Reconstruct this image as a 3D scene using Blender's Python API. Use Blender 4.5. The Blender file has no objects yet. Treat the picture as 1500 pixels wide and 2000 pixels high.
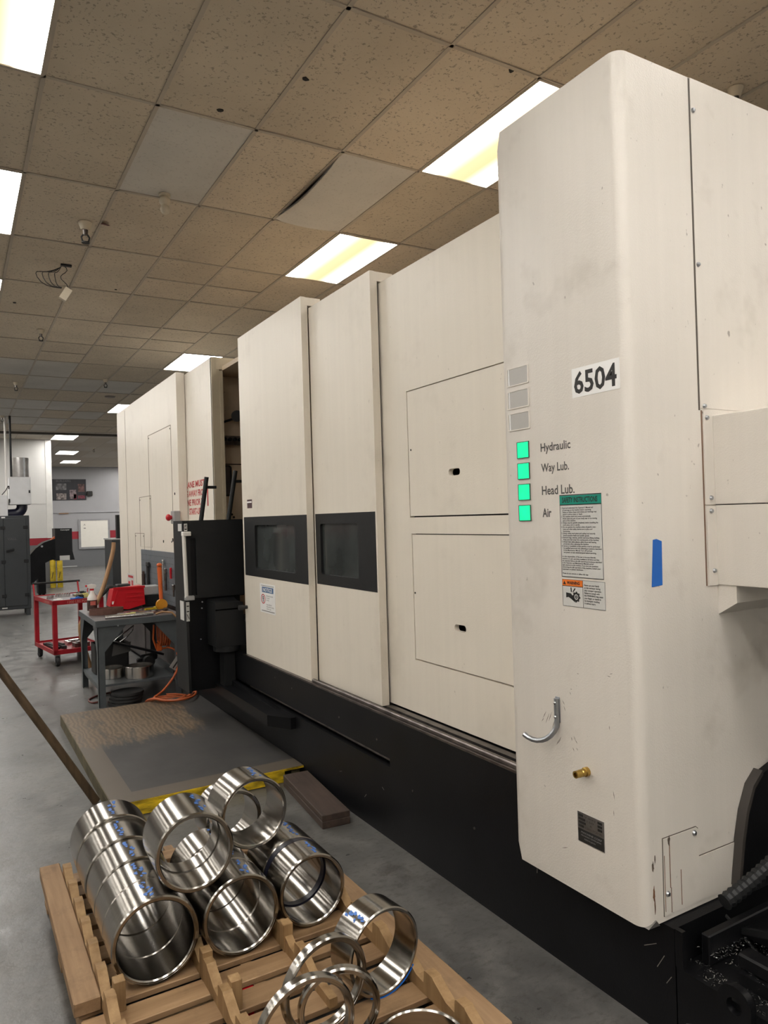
import bpy, bmesh, math, random
from mathutils import Vector, Matrix

random.seed(7)
PI = math.pi
SC = bpy.context.scene
COL = SC.collection

# ------------------------------------------------------------------ camera
cam_d = bpy.data.cameras.new('camera'); cam = bpy.data.objects.new('camera', cam_d); COL.objects.link(cam)
R = ((0.8623040, -0.0229895, 0.5058688), (-0.5054893, 0.0205091, 0.8625891), (-0.0302054, -0.9995253, 0.0060641))
cam.matrix_world = Matrix(((R[0][0], -R[0][1], -R[0][2], 0.0),
                           (R[1][0], -R[1][1], -R[1][2], 0.0),
                           (R[2][0], -R[2][1], -R[2][2], 1.70),
                           (0, 0, 0, 1)))
cam_d.sensor_fit = 'HORIZONTAL'; cam_d.sensor_width = 36.0; cam_d.lens = 36.0 * 1430.0 / 1500.0
cam_d.clip_start = 0.05; cam_d.clip_end = 200
SC.camera = cam

# ------------------------------------------------------------------ world, exposure
w = bpy.data.worlds.new('world'); SC.world = w; w.use_nodes = True
w.node_tree.nodes['Background'].inputs[0].default_value = (0.9, 0.93, 1.0, 1)
w.node_tree.nodes['Background'].inputs[1].default_value = 0.15
SC.view_settings.view_transform = 'Standard'
SC.view_settings.look = 'None'
SC.view_settings.gamma = 1.0
SC.view_settings.use_curve_mapping = False
SC.view_settings.exposure = 0.25
SC.cycles.max_bounces = 8; SC.cycles.diffuse_bounces = 5
SC.cycles.use_light_tree = False
LAMP = 16.0         # radiance of a troffer diffuser
ZC = 4.155          # ceiling height

# ------------------------------------------------------------------ materials
MATS = {}
def nodes_of(name):
    m = bpy.data.materials.new(name); m.use_nodes = True
    nt = m.node_tree; b = nt.nodes['Principled BSDF']
    return m, nt, b
def N(nt, t, **kw):
    n = nt.nodes.new(t)
    for k, v in kw.items():
        if isinstance(k, str) and hasattr(n, k): setattr(n, k, v)
    return n
def col4(c): return (c[0], c[1], c[2], 1.0)
def coords(nt, scale=(1, 1, 1), kind='Object'):
    tc = N(nt, 'ShaderNodeTexCoord'); mp = N(nt, 'ShaderNodeMapping')
    mp.inputs['Scale'].default_value = scale
    nt.links.new(tc.outputs[kind], mp.inputs['Vector'])
    return mp.outputs['Vector']
def noise(nt, vec, scale, detail=4, rough=0.55):
    n = N(nt, 'ShaderNodeTexNoise'); n.inputs['Scale'].default_value = scale
    n.inputs['Detail'].default_value = detail; n.inputs['Roughness'].default_value = rough
    nt.links.new(vec, n.inputs['Vector']); return n.outputs['Fac']
def ramp(nt, fac, stops):
    r = N(nt, 'ShaderNodeValToRGB'); e = r.color_ramp.elements
    while len(e) < len(stops): e.new(0.5)
    for el, (p, c) in zip(e, stops):
        el.position = p; el.color = col4(c) if len(c) == 3 else c
    nt.links.new(fac, r.inputs['Fac']); return r.outputs['Color']
def mix(nt, fac, a, b, mode='MIX'):
    m = N(nt, 'ShaderNodeMix'); m.data_type = 'RGBA'; m.blend_type = mode
    for s, v in (('Factor', fac), ('A', a), ('B', b)):
        i = [k for k in m.inputs if k.name == s and (k.type == 'RGBA' or s == 'Factor' and k.type == 'VALUE')][0]
        if hasattr(v, 'is_linked') or isinstance(v, bpy.types.NodeSocket): nt.links.new(v, i)
        else: i.default_value = v if s == 'Factor' else col4(v)
    return [o for o in m.outputs if o.type == 'RGBA'][0]
def bump(nt, b, h, strength, dist=0.01):
    n = N(nt, 'ShaderNodeBump'); n.inputs['Strength'].default_value = strength
    n.inputs['Distance'].default_value = dist
    nt.links.new(h, n.inputs['Height']); nt.links.new(n.outputs['Normal'], b.inputs['Normal'])
def mat(name, c, rough=0.5, metal=0.0, var=0.12, scale=6.0, bmp=0.0, bscale=80.0, stretch=(1, 1, 1), emit=0.0, trans=0.0, coat=0.0, spec=None):
    if name in MATS: return MATS[name]
    m, nt, b = nodes_of(name)
    v = coords(nt, stretch)
    f = noise(nt, v, scale)
    lo = tuple(max(0, x * (1 - var)) for x in c); hi = tuple(min(1, x * (1 + var)) for x in c)
    cc = ramp(nt, f, [(0.3, lo), (0.7, hi)])
    nt.links.new(cc, b.inputs['Base Color'])
    b.inputs['Roughness'].default_value = rough; b.inputs['Metallic'].default_value = metal
    if spec is not None: b.inputs['Specular IOR Level'].default_value = spec
    if coat: b.inputs['Coat Weight'].default_value = coat
    if trans: b.inputs['Transmission Weight'].default_value = trans
    if emit:
        b.inputs['Emission Color'].default_value = col4(c); b.inputs['Emission Strength'].default_value = emit
    if bmp: bump(nt, b, noise(nt, v, bscale, 3), bmp, 0.004)
    MATS[name] = m; return m

def paint_mat(name, c, dirt=0.25, rough=0.42):
    m, nt, b = nodes_of(name)
    v = coords(nt); vs = coords(nt, (9, 9, 0.35))
    streak = noise(nt, vs, 2.2, 5, 0.6)
    base = ramp(nt, streak, [(0.3, tuple(x * 0.975 for x in c)), (0.68, tuple(min(1, x * 1.015) for x in c))])
    sm = noise(nt, v, 2.3, 4, 0.68)
    d = ramp(nt, sm, [(0.56, (0, 0, 0)), (0.80, (dirt, dirt, dirt))])
    c1 = mix(nt, d, base, (0.30, 0.25, 0.19))
    sp = noise(nt, coords(nt, (1, 1, 0.7)), 38, 2, 0.5)
    d2 = ramp(nt, sp, [(0.74, (0, 0, 0)), (0.80, (dirt * 1.5,) * 3)])
    c2 = mix(nt, d2, c1, (0.16, 0.13, 0.11))
    nt.links.new(c2, b.inputs['Base Color'])
    b.inputs['Roughness'].default_value = rough
    b.inputs['Specular IOR Level'].default_value = 0.4
    bump(nt, b, noise(nt, v, 190, 2), 0.30, 0.002)
    MATS[name] = m; return m
PAINT = paint_mat('machine_paint', (0.80, 0.745, 0.655), 0.18, 0.36)
PAINT_COL = paint_mat('column_paint', (0.73, 0.69, 0.635), 0.42, 0.36)
PAINT_DIRTY = paint_mat('dirty_paint', (0.52, 0.45, 0.33), 0.6, 0.5)
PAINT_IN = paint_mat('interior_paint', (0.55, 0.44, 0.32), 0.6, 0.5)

def floor_mat():
    m, nt, b = nodes_of('concrete_floor')
    v = coords(nt, (1, 1, 1), 'Object')
    a = noise(nt, v, 0.9, 4, 0.62); c = noise(nt, v, 6.0, 6, 0.7); g = noise(nt, v, 2.2, 7, 0.75)
    c0 = ramp(nt, a, [(0.32, (0.074, 0.075, 0.075)), (0.68, (0.132, 0.132, 0.129))])
    f = ramp(nt, c, [(0.42, (0, 0, 0)), (0.62, (0.55, 0.55, 0.55))])
    c1 = mix(nt, f, c0, (0.20, 0.197, 0.19))
    h = noise(nt, coords(nt, (1, 1.8, 1)), 24, 5, 0.7)
    c1 = mix(nt, ramp(nt, h, [(0.52, (0, 0, 0)), (0.66, (0.6,) * 3)]), c1, (0.07, 0.065, 0.06))
    st = ramp(nt, g, [(0.57, (0, 0, 0)), (0.72, (0.8, 0.8, 0.8))])
    c2 = mix(nt, st, c1, (0.045, 0.037, 0.031))
    nt.links.new(c2, b.inputs['Base Color'])
    rr = ramp(nt, c, [(0.3, (0.26,) * 3), (0.7, (0.5,) * 3)])
    nt.links.new(rr, b.inputs['Roughness'])
    bump(nt, b, c, 0.25, 0.01)
    MATS['floor'] = m; return m
FLOOR = floor_mat()

def tile_mat(name, c, speck):
    m, nt, b = nodes_of(name)
    v = coords(nt, (1, 1.0, 1), 'Object')
    oi = N(nt, 'ShaderNodeObjectInfo')
    add = N(nt, 'ShaderNodeVectorMath', operation='ADD'); sc = N(nt, 'ShaderNodeVectorMath', operation='SCALE')
    nt.links.new(oi.outputs['Location'], sc.inputs[0]); sc.inputs['Scale'].default_value = 3.7
    nt.links.new(v, add.inputs[0]); nt.links.new(sc.outputs[0], add.inputs[1]); v = add.outputs[0]
    big = noise(nt, v, 2.0, 4)
    c0 = ramp(nt, big, [(0.3, tuple(x * 0.88 for x in c)), (0.7, c)])
    tint = ramp(nt, oi.outputs['Random'], [(0.0, (0.90, 0.90, 0.89)), (1.0, (1.0, 1.0, 1.0))])
    c0 = mix(nt, 1.0, c0, tint, 'MULTIPLY')
    s = noise(nt, v, 50, 3, 0.6)
    sp = ramp(nt, s, [(0.585, (0, 0, 0)), (0.66, (speck,) * 3)])
    c1 = mix(nt, sp, c0, tuple(x * 0.36 for x in c))
    nt.links.new(c1, b.inputs['Base Color']); b.inputs['Roughness'].default_value = 0.9
    b.inputs['Specular IOR Level'].default_value = 0.15
    bump(nt, b, s, -0.35, 0.006)
    MATS[name] = m; return m
TILE_OLD = tile_mat('ceiling_tile_aged', (0.66, 0.58, 0.465), 0.75)
TILE_NEW = tile_mat('ceiling_tile_newer', (0.66, 0.64, 0.60), 0.25)

def grid_ceiling_mat():
    m, nt, b = nodes_of('ceiling_tile_field')
    v = coords(nt)
    br = N(nt, 'ShaderNodeTexBrick'); br.offset = 0.0; br.squash = 1.0
    br.inputs['Scale'].default_value = 1.0; br.inputs['Brick Width'].default_value = 0.61; br.inputs['Row Height'].default_value = 1.25
    br.inputs['Mortar Size'].default_value = 0.012
    br.inputs['Color1'].default_value = (0.50, 0.44, 0.36, 1); br.inputs['Color2'].default_value = (0.58, 0.54, 0.48, 1)
    br.inputs['Mortar'].default_value = (0.45, 0.40, 0.33, 1)
    nt.links.new(v, br.inputs['Vector']); nt.links.new(br.outputs['Color'], b.inputs['Base Color'])
    b.inputs['Roughness'].default_value = 0.9
    MATS['ceil_field'] = m; return m
CEIL_FIELD = grid_ceiling_mat()

def wall_mat(name, top, z0, z1):
    m, nt, b = nodes_of(name)
    g = N(nt, 'ShaderNodeNewGeometry'); s = N(nt, 'ShaderNodeSeparateXYZ')
    nt.links.new(g.outputs['Position'], s.inputs[0])
    d = N(nt, 'ShaderNodeMath', operation='DIVIDE'); nt.links.new(s.outputs['Z'], d.inputs[0]); d.inputs[1].default_value = 5.0
    c = ramp(nt, d.outputs[0], [(0.0, (0.17, 0.175, 0.185)), (z0 / 5, (0.34, 0.02, 0.035)), (z1 / 5, top)])
    c.node.color_ramp.interpolation = 'CONSTANT'
    v = coords(nt); f = noise(nt, v, 1.5, 4)
    k = ramp(nt, f, [(0.3, (0.93,) * 3), (0.7, (1, 1, 1))])
    nt.links.new(mix(nt, 1.0, c, k, 'MULTIPLY'), b.inputs['Base Color']); b.inputs['Roughness'].default_value = 0.55
    MATS[name] = m; return m
WALL_FAR = wall_mat('far_wall_paint', (0.38, 0.38, 0.395), 1.15, 1.45)
WALL_PART = wall_mat('partition_paint', (0.72, 0.71, 0.69), 1.19, 1.38)
WALL_WHITE = mat('plain_wall', (0.78, 0.77, 0.74), 0.6, 0, 0.05)

def lamp_mat(name, strength, aged):
    m, nt, b = nodes_of(name)
    em = N(nt, 'ShaderNodeEmission')
    v = coords(nt); s = N(nt, 'ShaderNodeSeparateXYZ'); nt.links.new(v, s.inputs[0])
    a = N(nt, 'ShaderNodeMath', operation='MULTIPLY'); nt.links.new(s.outputs['X'], a.inputs[0]); a.inputs[1].default_value = 1 / 0.61
    a2 = N(nt, 'ShaderNodeMath', operation='ADD'); nt.links.new(a.outputs[0], a2.inputs[0]); a2.inputs[1].default_value = 0.5
    if aged:   # an acrylic panel browned between its two tubes
        c = ramp(nt, a2.outputs[0], [(0.0, (1, 0.97, 0.92)), (0.12, (0.55, 0.53, 0.49)), (0.27, (0.052, 0.046, 0.034)), (0.42, (0.034, 0.027, 0.015)), (0.60, (0.032, 0.025, 0.013)), (0.73, (0.052, 0.045, 0.033)), (0.88, (0.55, 0.52, 0.48)), (1.0, (1, 0.96, 0.92))])
        nt.links.new(c, em.inputs['Color'])
        em.inputs['Strength'].default_value = strength * 2.0
    else:
        c = ramp(nt, a2.outputs[0], [(0.0, (1, 0.97, 0.93)), (0.5, (0.92, 0.88, 0.82)), (1.0, (1, 0.97, 0.93))])
        nt.links.new(c, em.inputs['Color'])
        em.inputs['Strength'].default_value = strength
    nt.links.new(em.outputs[0], nt.nodes['Material Output'].inputs['Surface'])
    MATS[name] = m; return m
LAMP_AGED = lamp_mat('aged_diffuser', LAMP, True)
LAMP_WHITE = lamp_mat('white_diffuser', LAMP, False)

def steel_mat(name, c, rough, k=1.0, axis=1):
    m, nt, b = nodes_of(name)
    st = [1.5, 1.5, 1.5]; st[axis] = 130
    v = coords(nt, tuple(st)); f = noise(nt, v, 2.0, 4, 0.6)
    v2 = coords(nt); g = noise(nt, v2, 9.0, 6, 0.65)
    c0 = ramp(nt, f, [(0.3, tuple(x * 0.82 for x in c)), (0.7, c)])
    c1 = mix(nt, ramp(nt, g, [(0.5, (0, 0, 0)), (0.8, (0.25,) * 3)]), c0, tuple(x * 0.7 for x in c))
    nt.links.new(c1, b.inputs['Base Color'])
    b.inputs['Metallic'].default_value = 1.0
    b.inputs['Roughness'].default_value = rough
    b.inputs['Anisotropic'].default_value = 0.6; b.inputs['Anisotropic Rotation'].default_value = 0.25
    tg = N(nt, 'ShaderNodeTangent', direction_type='RADIAL', axis='XYZ'[axis]); nt.links.new(tg.outputs[0], b.inputs['Tangent'])
    MATS[name] = m; return m
STEEL = steel_mat('turned_steel', (0.37, 0.35, 0.32), 0.19)
STEEL_V = steel_mat('turned_steel_upright', (0.60, 0.58, 0.55), 0.26, 1.0, 2)
STEEL_FACE = mat('faced_steel', (0.55, 0.53, 0.50), 0.36, 1.0, 0.1, 30, 0.05, 200)

def wood_mat(name, c, d, axis, rough=0.7):
    m, nt, b = nodes_of(name)
    st = [22, 22, 22]; st[axis] = 1.6
    v = coords(nt, tuple(st)); oi = N(nt, 'ShaderNodeObjectInfo')
    add = N(nt, 'ShaderNodeVectorMath', operation='ADD'); nt.links.new(v, add.inputs[0])
    cb = N(nt, 'ShaderNodeCombineXYZ')
    mu = N(nt, 'ShaderNodeMath', operation='MULTIPLY'); nt.links.new(oi.outputs['Random'], mu.inputs[0]); mu.inputs[1].default_value = 40
    for i in range(3): nt.links.new(mu.outputs[0], cb.inputs[i])
    nt.links.new(cb.outputs[0], add.inputs[1])
    f = noise(nt, add.outputs[0], 1.2, 6, 0.6)
    c0 = ramp(nt, f, [(0.28, d), (0.5, tuple((x + y) / 2 for x, y in zip(c, d))), (0.72, c)])
    g = noise(nt, coords(nt), 5, 5, 0.7)
    c1 = mix(nt, ramp(nt, g, [(0.55, (0, 0, 0)), (0.8, (0.55,) * 3)]), c0, tuple(x * 0.35 for x in d))
    tint = ramp(nt, oi.outputs['Random'], [(0.0, (0.78, 0.78, 0.78)), (1.0, (1, 1, 1))])
    nt.links.new(mix(nt, 1.0, c1, tint, 'MULTIPLY'), b.inputs['Base Color'])
    b.inputs['Roughness'].default_value = rough
    bump(nt, b, f, 0.3, 0.003)
    MATS[name] = m; return m
WOOD_X = wood_mat('pallet_wood_x', (0.42, 0.27, 0.145), (0.25, 0.145, 0.07), 0)
WOOD_Y = wood_mat('pallet_wood_y', (0.38, 0.245, 0.135), (0.22, 0.13, 0.065), 1)
WOOD_CHOCK = wood_mat('chock_wood', (0.42, 0.27, 0.13), (0.25, 0.145, 0.06), 2)
WOOD_DARK = wood_mat('dark_timber', (0.085, 0.055, 0.042), (0.04, 0.027, 0.022), 1)
WOOD_POLE = wood_mat('pole_wood', (0.13, 0.085, 0.045), (0.06, 0.038, 0.02), 2)

def plat_mat():
    m, nt, b = nodes_of('worn_platform_paint')
    v = coords(nt, (1, 1, 1)); w_ = coords(nt, (4.5, 1.0, 1))
    g = noise(nt, w_, 3.2, 8, 0.7)
    s = N(nt, 'ShaderNodeSeparateXYZ'); nt.links.new(v, s.inputs[0])
    # bare plywood where boots have worn the far half through
    yy = N(nt, 'ShaderNodeMapRange'); yy.inputs['From Min'].default_value = -0.55; yy.inputs['From Max'].default_value = 0.25
    nt.links.new(s.outputs['Y'], yy.inputs['Value'])
    xx = N(nt, 'ShaderNodeMapRange'); xx.inputs['From Min'].default_value = 0.52; xx.inputs['From Max'].default_value = 0.30
    nt.links.new(s.outputs['X'], xx.inputs['Value'])
    k = N(nt, 'ShaderNodeMath', operation='MULTIPLY'); nt.links.new(yy.outputs[0], k.inputs[0]); nt.links.new(xx.outputs[0], k.inputs[1])
    h = N(nt, 'ShaderNodeMath', operation='MULTIPLY'); nt.links.new(g, h.inputs[0]); nt.links.new(k.outputs[0], h.inputs[1])
    wear = ramp(nt, h.outputs[0], [(0.33, (0, 0, 0)), (0.47, (1, 1, 1))])
    ww = N(nt, 'ShaderNodeTexWave'); ww.inputs['Scale'].default_value = 5.5; ww.inputs['Distortion'].default_value = 11.0
    ww.inputs['Detail'].default_value = 3.0; ww.bands_direction = 'X'
    nt.links.new(coords(nt, (1.6, 0.9, 1)), ww.inputs['Vector'])
    ply = ramp(nt, ww.outputs['Fac'], [(0.15, (0.115, 0.085, 0.056)), (0.85, (0.175, 0.128, 0.082))])
    pt = ramp(nt, noise(nt, v, 3, 6), [(0.3, (0.036, 0.036, 0.038)), (0.7, (0.064, 0.063, 0.062))])
    # bare border along the left and front edges
    e1 = N(nt, 'ShaderNodeMath', operation='LESS_THAN'); nt.links.new(s.outputs['X'], e1.inputs[0]); e1.inputs[1].default_value = -0.46
    e2 = N(nt, 'ShaderNodeMath', operation='LESS_THAN'); nt.links.new(s.outputs['Y'], e2.inputs[0]); e2.inputs[1].default_value = -1.03
    em = N(nt, 'ShaderNodeMath', operation='MAXIMUM'); nt.links.new(e1.outputs[0], em.inputs[0]); nt.links.new(e2.outputs[0], em.inputs[1])
    ef = N(nt, 'ShaderNodeMath', operation='MULTIPLY'); nt.links.new(em.outputs[0], ef.inputs[0]); ef.inputs[1].default_value = 0.55
    pt2 = mix(nt, ef.outputs[0], pt, (0.16, 0.13, 0.095))
    nt.links.new(mix(nt, wear, pt2, ply), b.inputs['Base Color']); b.inputs['Roughness'].default_value = 0.5
    bump(nt, b, g, 0.15, 0.004)
    MATS['plat'] = m; return m
PLAT = plat_mat()

BLACK = mat('black_machine_paint', (0.0068, 0.0070, 0.0085), 0.42, 0, 0.3, 4, 0.1, 120, spec=0.22)
BLACK2 = mat('charcoal_paint', (0.0140, 0.0150, 0.0165), 0.5, 0, 0.15, 5, 0.15, 150, spec=0.3)
DARK = mat('dark_gap', (0.01, 0.009, 0.008), 0.8, 0, 0.1)
GLASS = mat('dark_window_glass', (0.050, 0.057, 0.057), 0.10, 0, 0.4, 3)
GREY_TABLE = mat('grey_steel_paint', (0.085, 0.098, 0.108), 0.42, 0, 0.18, 6, 0.08, 100)
GREY_TOP = mat('oily_table_top', (0.115, 0.10, 0.102), 0.38, 0, 0.35, 9)
RED_CART = mat('red_cart_paint', (0.36, 0.012, 0.022), 0.4, 0, 0.2, 8)
RED_BIN = mat('red_plastic', (0.55, 0.008, 0.018), 0.32, 0, 0.06)
ORANGE = mat('orange_plastic', (0.62, 0.12, 0.02), 0.45, 0, 0.15)
ORANGE_CORD = mat('orange_cord', (0.42, 0.095, 0.028), 0.5, 0, 0.2)
YELLOW = mat('yellow_paint', (0.55, 0.40, 0.02), 0.5, 0, 0.35, 7)
YELLOW_EDGE = mat('scuffed_yellow_paint', (0.58, 0.40, 0.012), 0.6, 0, 0.7, 9, 0.3, 40, (1, 1, 3))
OLIVE = mat('stained_wood_side', (0.10, 0.085, 0.045), 0.7, 0, 0.4, 8)
WHITE = mat('white_plastic', (0.75, 0.73, 0.70), 0.4, 0, 0.04)
CREAM = mat('cream_plastic', (0.62, 0.55, 0.43), 0.5, 0, 0.1)
SIGN_W = mat('sign_white', (0.62, 0.62, 0.60), 0.4, 0, 0.03)
DECAL_W = mat('decal_white', (0.90, 0.90, 0.89), 0.4, 0, 0.03)
INK = mat('black_ink', (0.018, 0.018, 0.018), 0.5, 0, 0.05)
INK_G = mat('grey_ink', (0.09, 0.085, 0.08), 0.5, 0, 0.05)
INK_R = mat('red_ink', (0.52, 0.05, 0.055), 0.5, 0, 0.2)
TEAL = mat('teal_print', (0.0, 0.27, 0.20), 0.4, 0, 0.03)
ORANGE_PR = mat('orange_print', (0.85, 0.20, 0.02), 0.4, 0, 0.03)
BLUE_PR = mat('blue_print', (0.03, 0.12, 0.30), 0.4, 0, 0.03)
BLUE_TAPE = mat('blue_tape', (0.01, 0.13, 0.52), 0.6, 0, 0.06)
NAVY = mat('navy_band', (0.006, 0.007, 0.022), 0.35, 0, 0.2)
MARKER = mat('blue_marker', (0.05, 0.16, 0.50), 0.5, 0, 0.3, 60)
BRASS = mat('brass', (0.48, 0.32, 0.09), 0.3, 1, 0.2, 20)
ZINC = mat('zinc_plate', (0.42, 0.44, 0.47), 0.35, 1, 0.15, 20)
CHROME = mat('bright_steel', (0.62, 0.62, 0.62), 0.25, 1, 0.1, 12)
ROD = mat('worn_guide_rail', (0.17, 0.15, 0.14), 0.35, 1, 0.4, 12)
RUST = mat('rust', (0.16, 0.07, 0.03), 0.8, 0, 0.4, 30)
RUBBER = mat('black_rubber', (0.02, 0.02, 0.021), 0.65, 0, 0.2, 12, 0.2, 60)
GREY_BOX = mat('grey_box', (0.34, 0.34, 0.34), 0.5, 0, 0.06)
BOXWHITE = mat('collector_white', (0.62, 0.62, 0.63), 0.45, 0, 0.05)
GALV = mat('galvanised_sheet', (0.34, 0.33, 0.32), 0.4, 0.8, 0.2, 5)
CAB_GREY = mat('cabinet_grey', (0.036, 0.041, 0.046), 0.42, 0, 0.08, 5)
GRID = mat('ceiling_grid_metal', (0.44, 0.39, 0.32), 0.6, 0, 0.08)
BROWN = mat('abrasive_brown', (0.13, 0.062, 0.048), 0.8, 0, 0.15, 40)
HOSE = mat('tan_hose', (0.30, 0.165, 0.075), 0.5, 0, 0.15)
AMBER = mat('amber_plastic', (0.62, 0.27, 0.02), 0.25, 0, 0.1)
LENS = mat('grey_lens', (0.50, 0.49, 0.47), 0.15, 0, 0.04)
WBOARD = mat('whiteboard', (0.86, 0.83, 0.76), 0.25, 0, 0.02)
PEG = mat('pegboard_grey', (0.13, 0.145, 0.165), 0.5, 0, 0.1)
def green_mat():
    m, nt, b = nodes_of('green_lamp')
    b.inputs['Base Color'].default_value = (0.0, 0.55, 0.22, 1); b.inputs['Roughness'].default_value = 0.3
    f = noise(nt, coords(nt), 30, 2)
    c = ramp(nt, f, [(0.3, (0.0, 0.78, 0.28)), (0.7, (0.0, 1.0, 0.36))])
    nt.links.new(c, b.inputs['Emission Color']); b.inputs['Emission Strength'].default_value = 0.85
    return m
GREEN = green_mat()

# ------------------------------------------------------------------ mesh builder
class G:
    def __init__(s): s.bm = bmesh.new()
    def box(s, x0, x1, y0, y1, z0, z1, bev=0.0, seg=1):
        r = bmesh.ops.create_cube(s.bm, size=1.0)['verts']
        for v in r:
            v.co = Vector(((x0 + x1) / 2 + v.co.x * (x1 - x0), (y0 + y1) / 2 + v.co.y * (y1 - y0), (z0 + z1) / 2 + v.co.z * (z1 - z0)))
        if bev:
            es = list({e for v in r for e in v.link_edges})
            bmesh.ops.bevel(s.bm, geom=es, offset=bev, segments=seg, profile=0.5, affect='EDGES', clamp_overlap=True)
        return s
    def obox(s, c, u, v, w_, du, dv, dw):   # box with free axes
        c, u, v, w_ = Vector(c), Vector(u).normalized(), Vector(v).normalized(), Vector(w_).normalized()
        r = bmesh.ops.create_cube(s.bm, size=1.0)['verts']
        for q in r: q.co = c + u * q.co.x * du + v * q.co.y * dv + w_ * q.co.z * dw
        return s
    def ring_pts(s, c, u, v, r, n): return [c + u * (r * math.cos(2 * PI * i / n)) + v * (r * math.sin(2 * PI * i / n)) for i in range(n)]
    def cyl(s, p0, p1, r0, r1=None, n=20, caps=True):
        p0, p1 = Vector(p0), Vector(p1); r1 = r0 if r1 is None else r1
        d = (p1 - p0).normalized(); a = Vector((0, 0, 1)) if abs(d.z) < 0.9 else Vector((1, 0, 0))
        u = d.cross(a).normalized(); v = d.cross(u)
        A = [s.bm.verts.new(p) for p in s.ring_pts(p0, u, v, r0, n)]; B = [s.bm.verts.new(p) for p in s.ring_pts(p1, u, v, r1, n)]
        for i in range(n): s.bm.faces.new((A[i], A[(i + 1) % n], B[(i + 1) % n], B[i]))
        if caps: s.bm.faces.new(A[::-1]); s.bm.faces.new(B)
        return s
    def tube(s, pts, r, n=8, closed=False):
        pts = [Vector(p) for p in pts]; rings = []
        for i, p in enumerate(pts):
            a = pts[i - 1] if (i > 0 or closed) else pts[i]; b = pts[(i + 1) % len(pts)] if (i < len(pts) - 1 or closed) else pts[i]
            d = (b - a).normalized()
            if i == 0:
                h = Vector((0, 0, 1)) if abs(d.z) < 0.9 else Vector((1, 0, 0)); u = d.cross(h).normalized()
            else:
                u = (u - d * u.dot(d)); u = u.normalized() if u.length > 1e-6 else d.orthogonal().normalized()
            rr = r[i] if isinstance(r, (list, tuple)) else r
            rings.append([s.bm.verts.new(q) for q in s.ring_pts(p, u, d.cross(u), rr, n)])
        m = len(rings)
        for i in range(m if closed else m - 1):
            A, B = rings[i], rings[(i + 1) % m]
            for k in range(n): s.bm.faces.new((A[k], A[(k + 1) % n], B[(k + 1) % n], B[k]))
        if not closed: s.bm.faces.new(rings[0][::-1]); s.bm.faces.new(rings[-1])
        return s
    def lathe(s, prof, o=(0, 0, 0), ax='z', n=32, closed=True):
        o = Vector(o); L = []
        for i in range(n):
            t = 2 * PI * i / n; c_, s_ = math.cos(t), math.sin(t); row = []
            for r, h in prof:
                p = {'z': Vector((r * c_, r * s_, h)), 'y': Vector((r * c_, h, r * s_)), 'x': Vector((h, r * c_, r * s_))}[ax]
                row.append(s.bm.verts.new(o + p))
            L.append(row)
        m = len(prof)
        for i in range(n):
            A, B = L[i], L[(i + 1) % n]
            for k in range(m if closed else m - 1):
                s.bm.faces.new((A[k], B[k], B[(k + 1) % m], A[(k + 1) % m]))
        if not closed:
            for k in (0, m - 1):
                if prof[k][0] > 1e-6: s.bm.faces.new([L[i][k] for i in range(n)])
        return s
    def prism(s, poly, ax, a, b):
        def P(u, v, h): return {'x': (h, u, v), 'y': (u, h, v), 'z': (u, v, h)}[ax]
        A = [s.bm.verts.new(P(u, v, a)) for u, v in poly]; B = [s.bm.verts.new(P(u, v, b)) for u, v in poly]; n = len(poly)
        for i in range(n): s.bm.faces.new((A[i], A[(i + 1) % n], B[(i + 1) % n], B[i]))
        s.bm.faces.new(A[::-1]); s.bm.faces.new(B); return s
    def plate(s, outer, holes, ax, a, b):   # plate with holes
        def P(u, v, h): return {'x': (h, u, v), 'y': (u, h, v), 'z': (u, v, h)}[ax]
        loops = [outer] + holes; fr = {}
        for h in (a, b):
            es = []; vs = []
            for lp in loops:
                V = [s.bm.verts.new(P(u, v, h)) for u, v in lp]; vs.append(V)
                es += [s.bm.edges.new((V[i], V[(i + 1) % len(V)])) for i in range(len(V))]
            bmesh.ops.triangle_fill(s.bm, use_beauty=True, use_dissolve=False, edges=es); fr[h] = vs
        for A, B in zip(fr[a], fr[b]):
            for i in range(len(A)): s.bm.faces.new((A[i], A[(i + 1) % len(A)], B[(i + 1) % len(B)], B[i]))
        return s
    def quad(s, *p):
        s.bm.faces.new([s.bm.verts.new(q) for q in p]); return s
    def sphere(s, c, r, n=14, sc=(1, 1, 1)):
        v = bmesh.ops.create_uvsphere(s.bm, u_segments=n, v_segments=max(6, n // 2), radius=1)['verts']
        for q in v: q.co = Vector(c) + Vector((q.co.x * r * sc[0], q.co.y * r * sc[1], q.co.z * r * sc[2]))
        return s

ORG = {}
def O(name, g, m, parent=None, local=False, smooth=True):
    bm = g.bm
    bmesh.ops.recalc_face_normals(bm, faces=bm.faces)
    if parent is not None: off = Vector((0, 0, 0)) if local else ORG[parent.name]
    elif local: off = Vector((0, 0, 0))
    else:
        xs = [v.co for v in bm.verts]
        off = Vector(((min(v.x for v in xs) + max(v.x for v in xs)) / 2, (min(v.y for v in xs) + max(v.y for v in xs)) / 2, min(v.z for v in xs)))
    if off.length: bmesh.ops.translate(bm, vec=-off, verts=bm.verts)
    me = bpy.data.meshes.new(name); bm.to_mesh(me); bm.free()
    if smooth:
        me.polygons.foreach_set('use_smooth', [True] * len(me.polygons)); me.set_sharp_from_angle(angle=math.radians(32))
    me.materials.append(m)
    o = bpy.data.objects.new(name, me); COL.objects.link(o)
    if parent is not None: o.parent = parent; ORG[o.name] = ORG.get(parent.name, Vector((0, 0, 0)))
    else: o.location = off; ORG[o.name] = off.copy()
    return o
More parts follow.
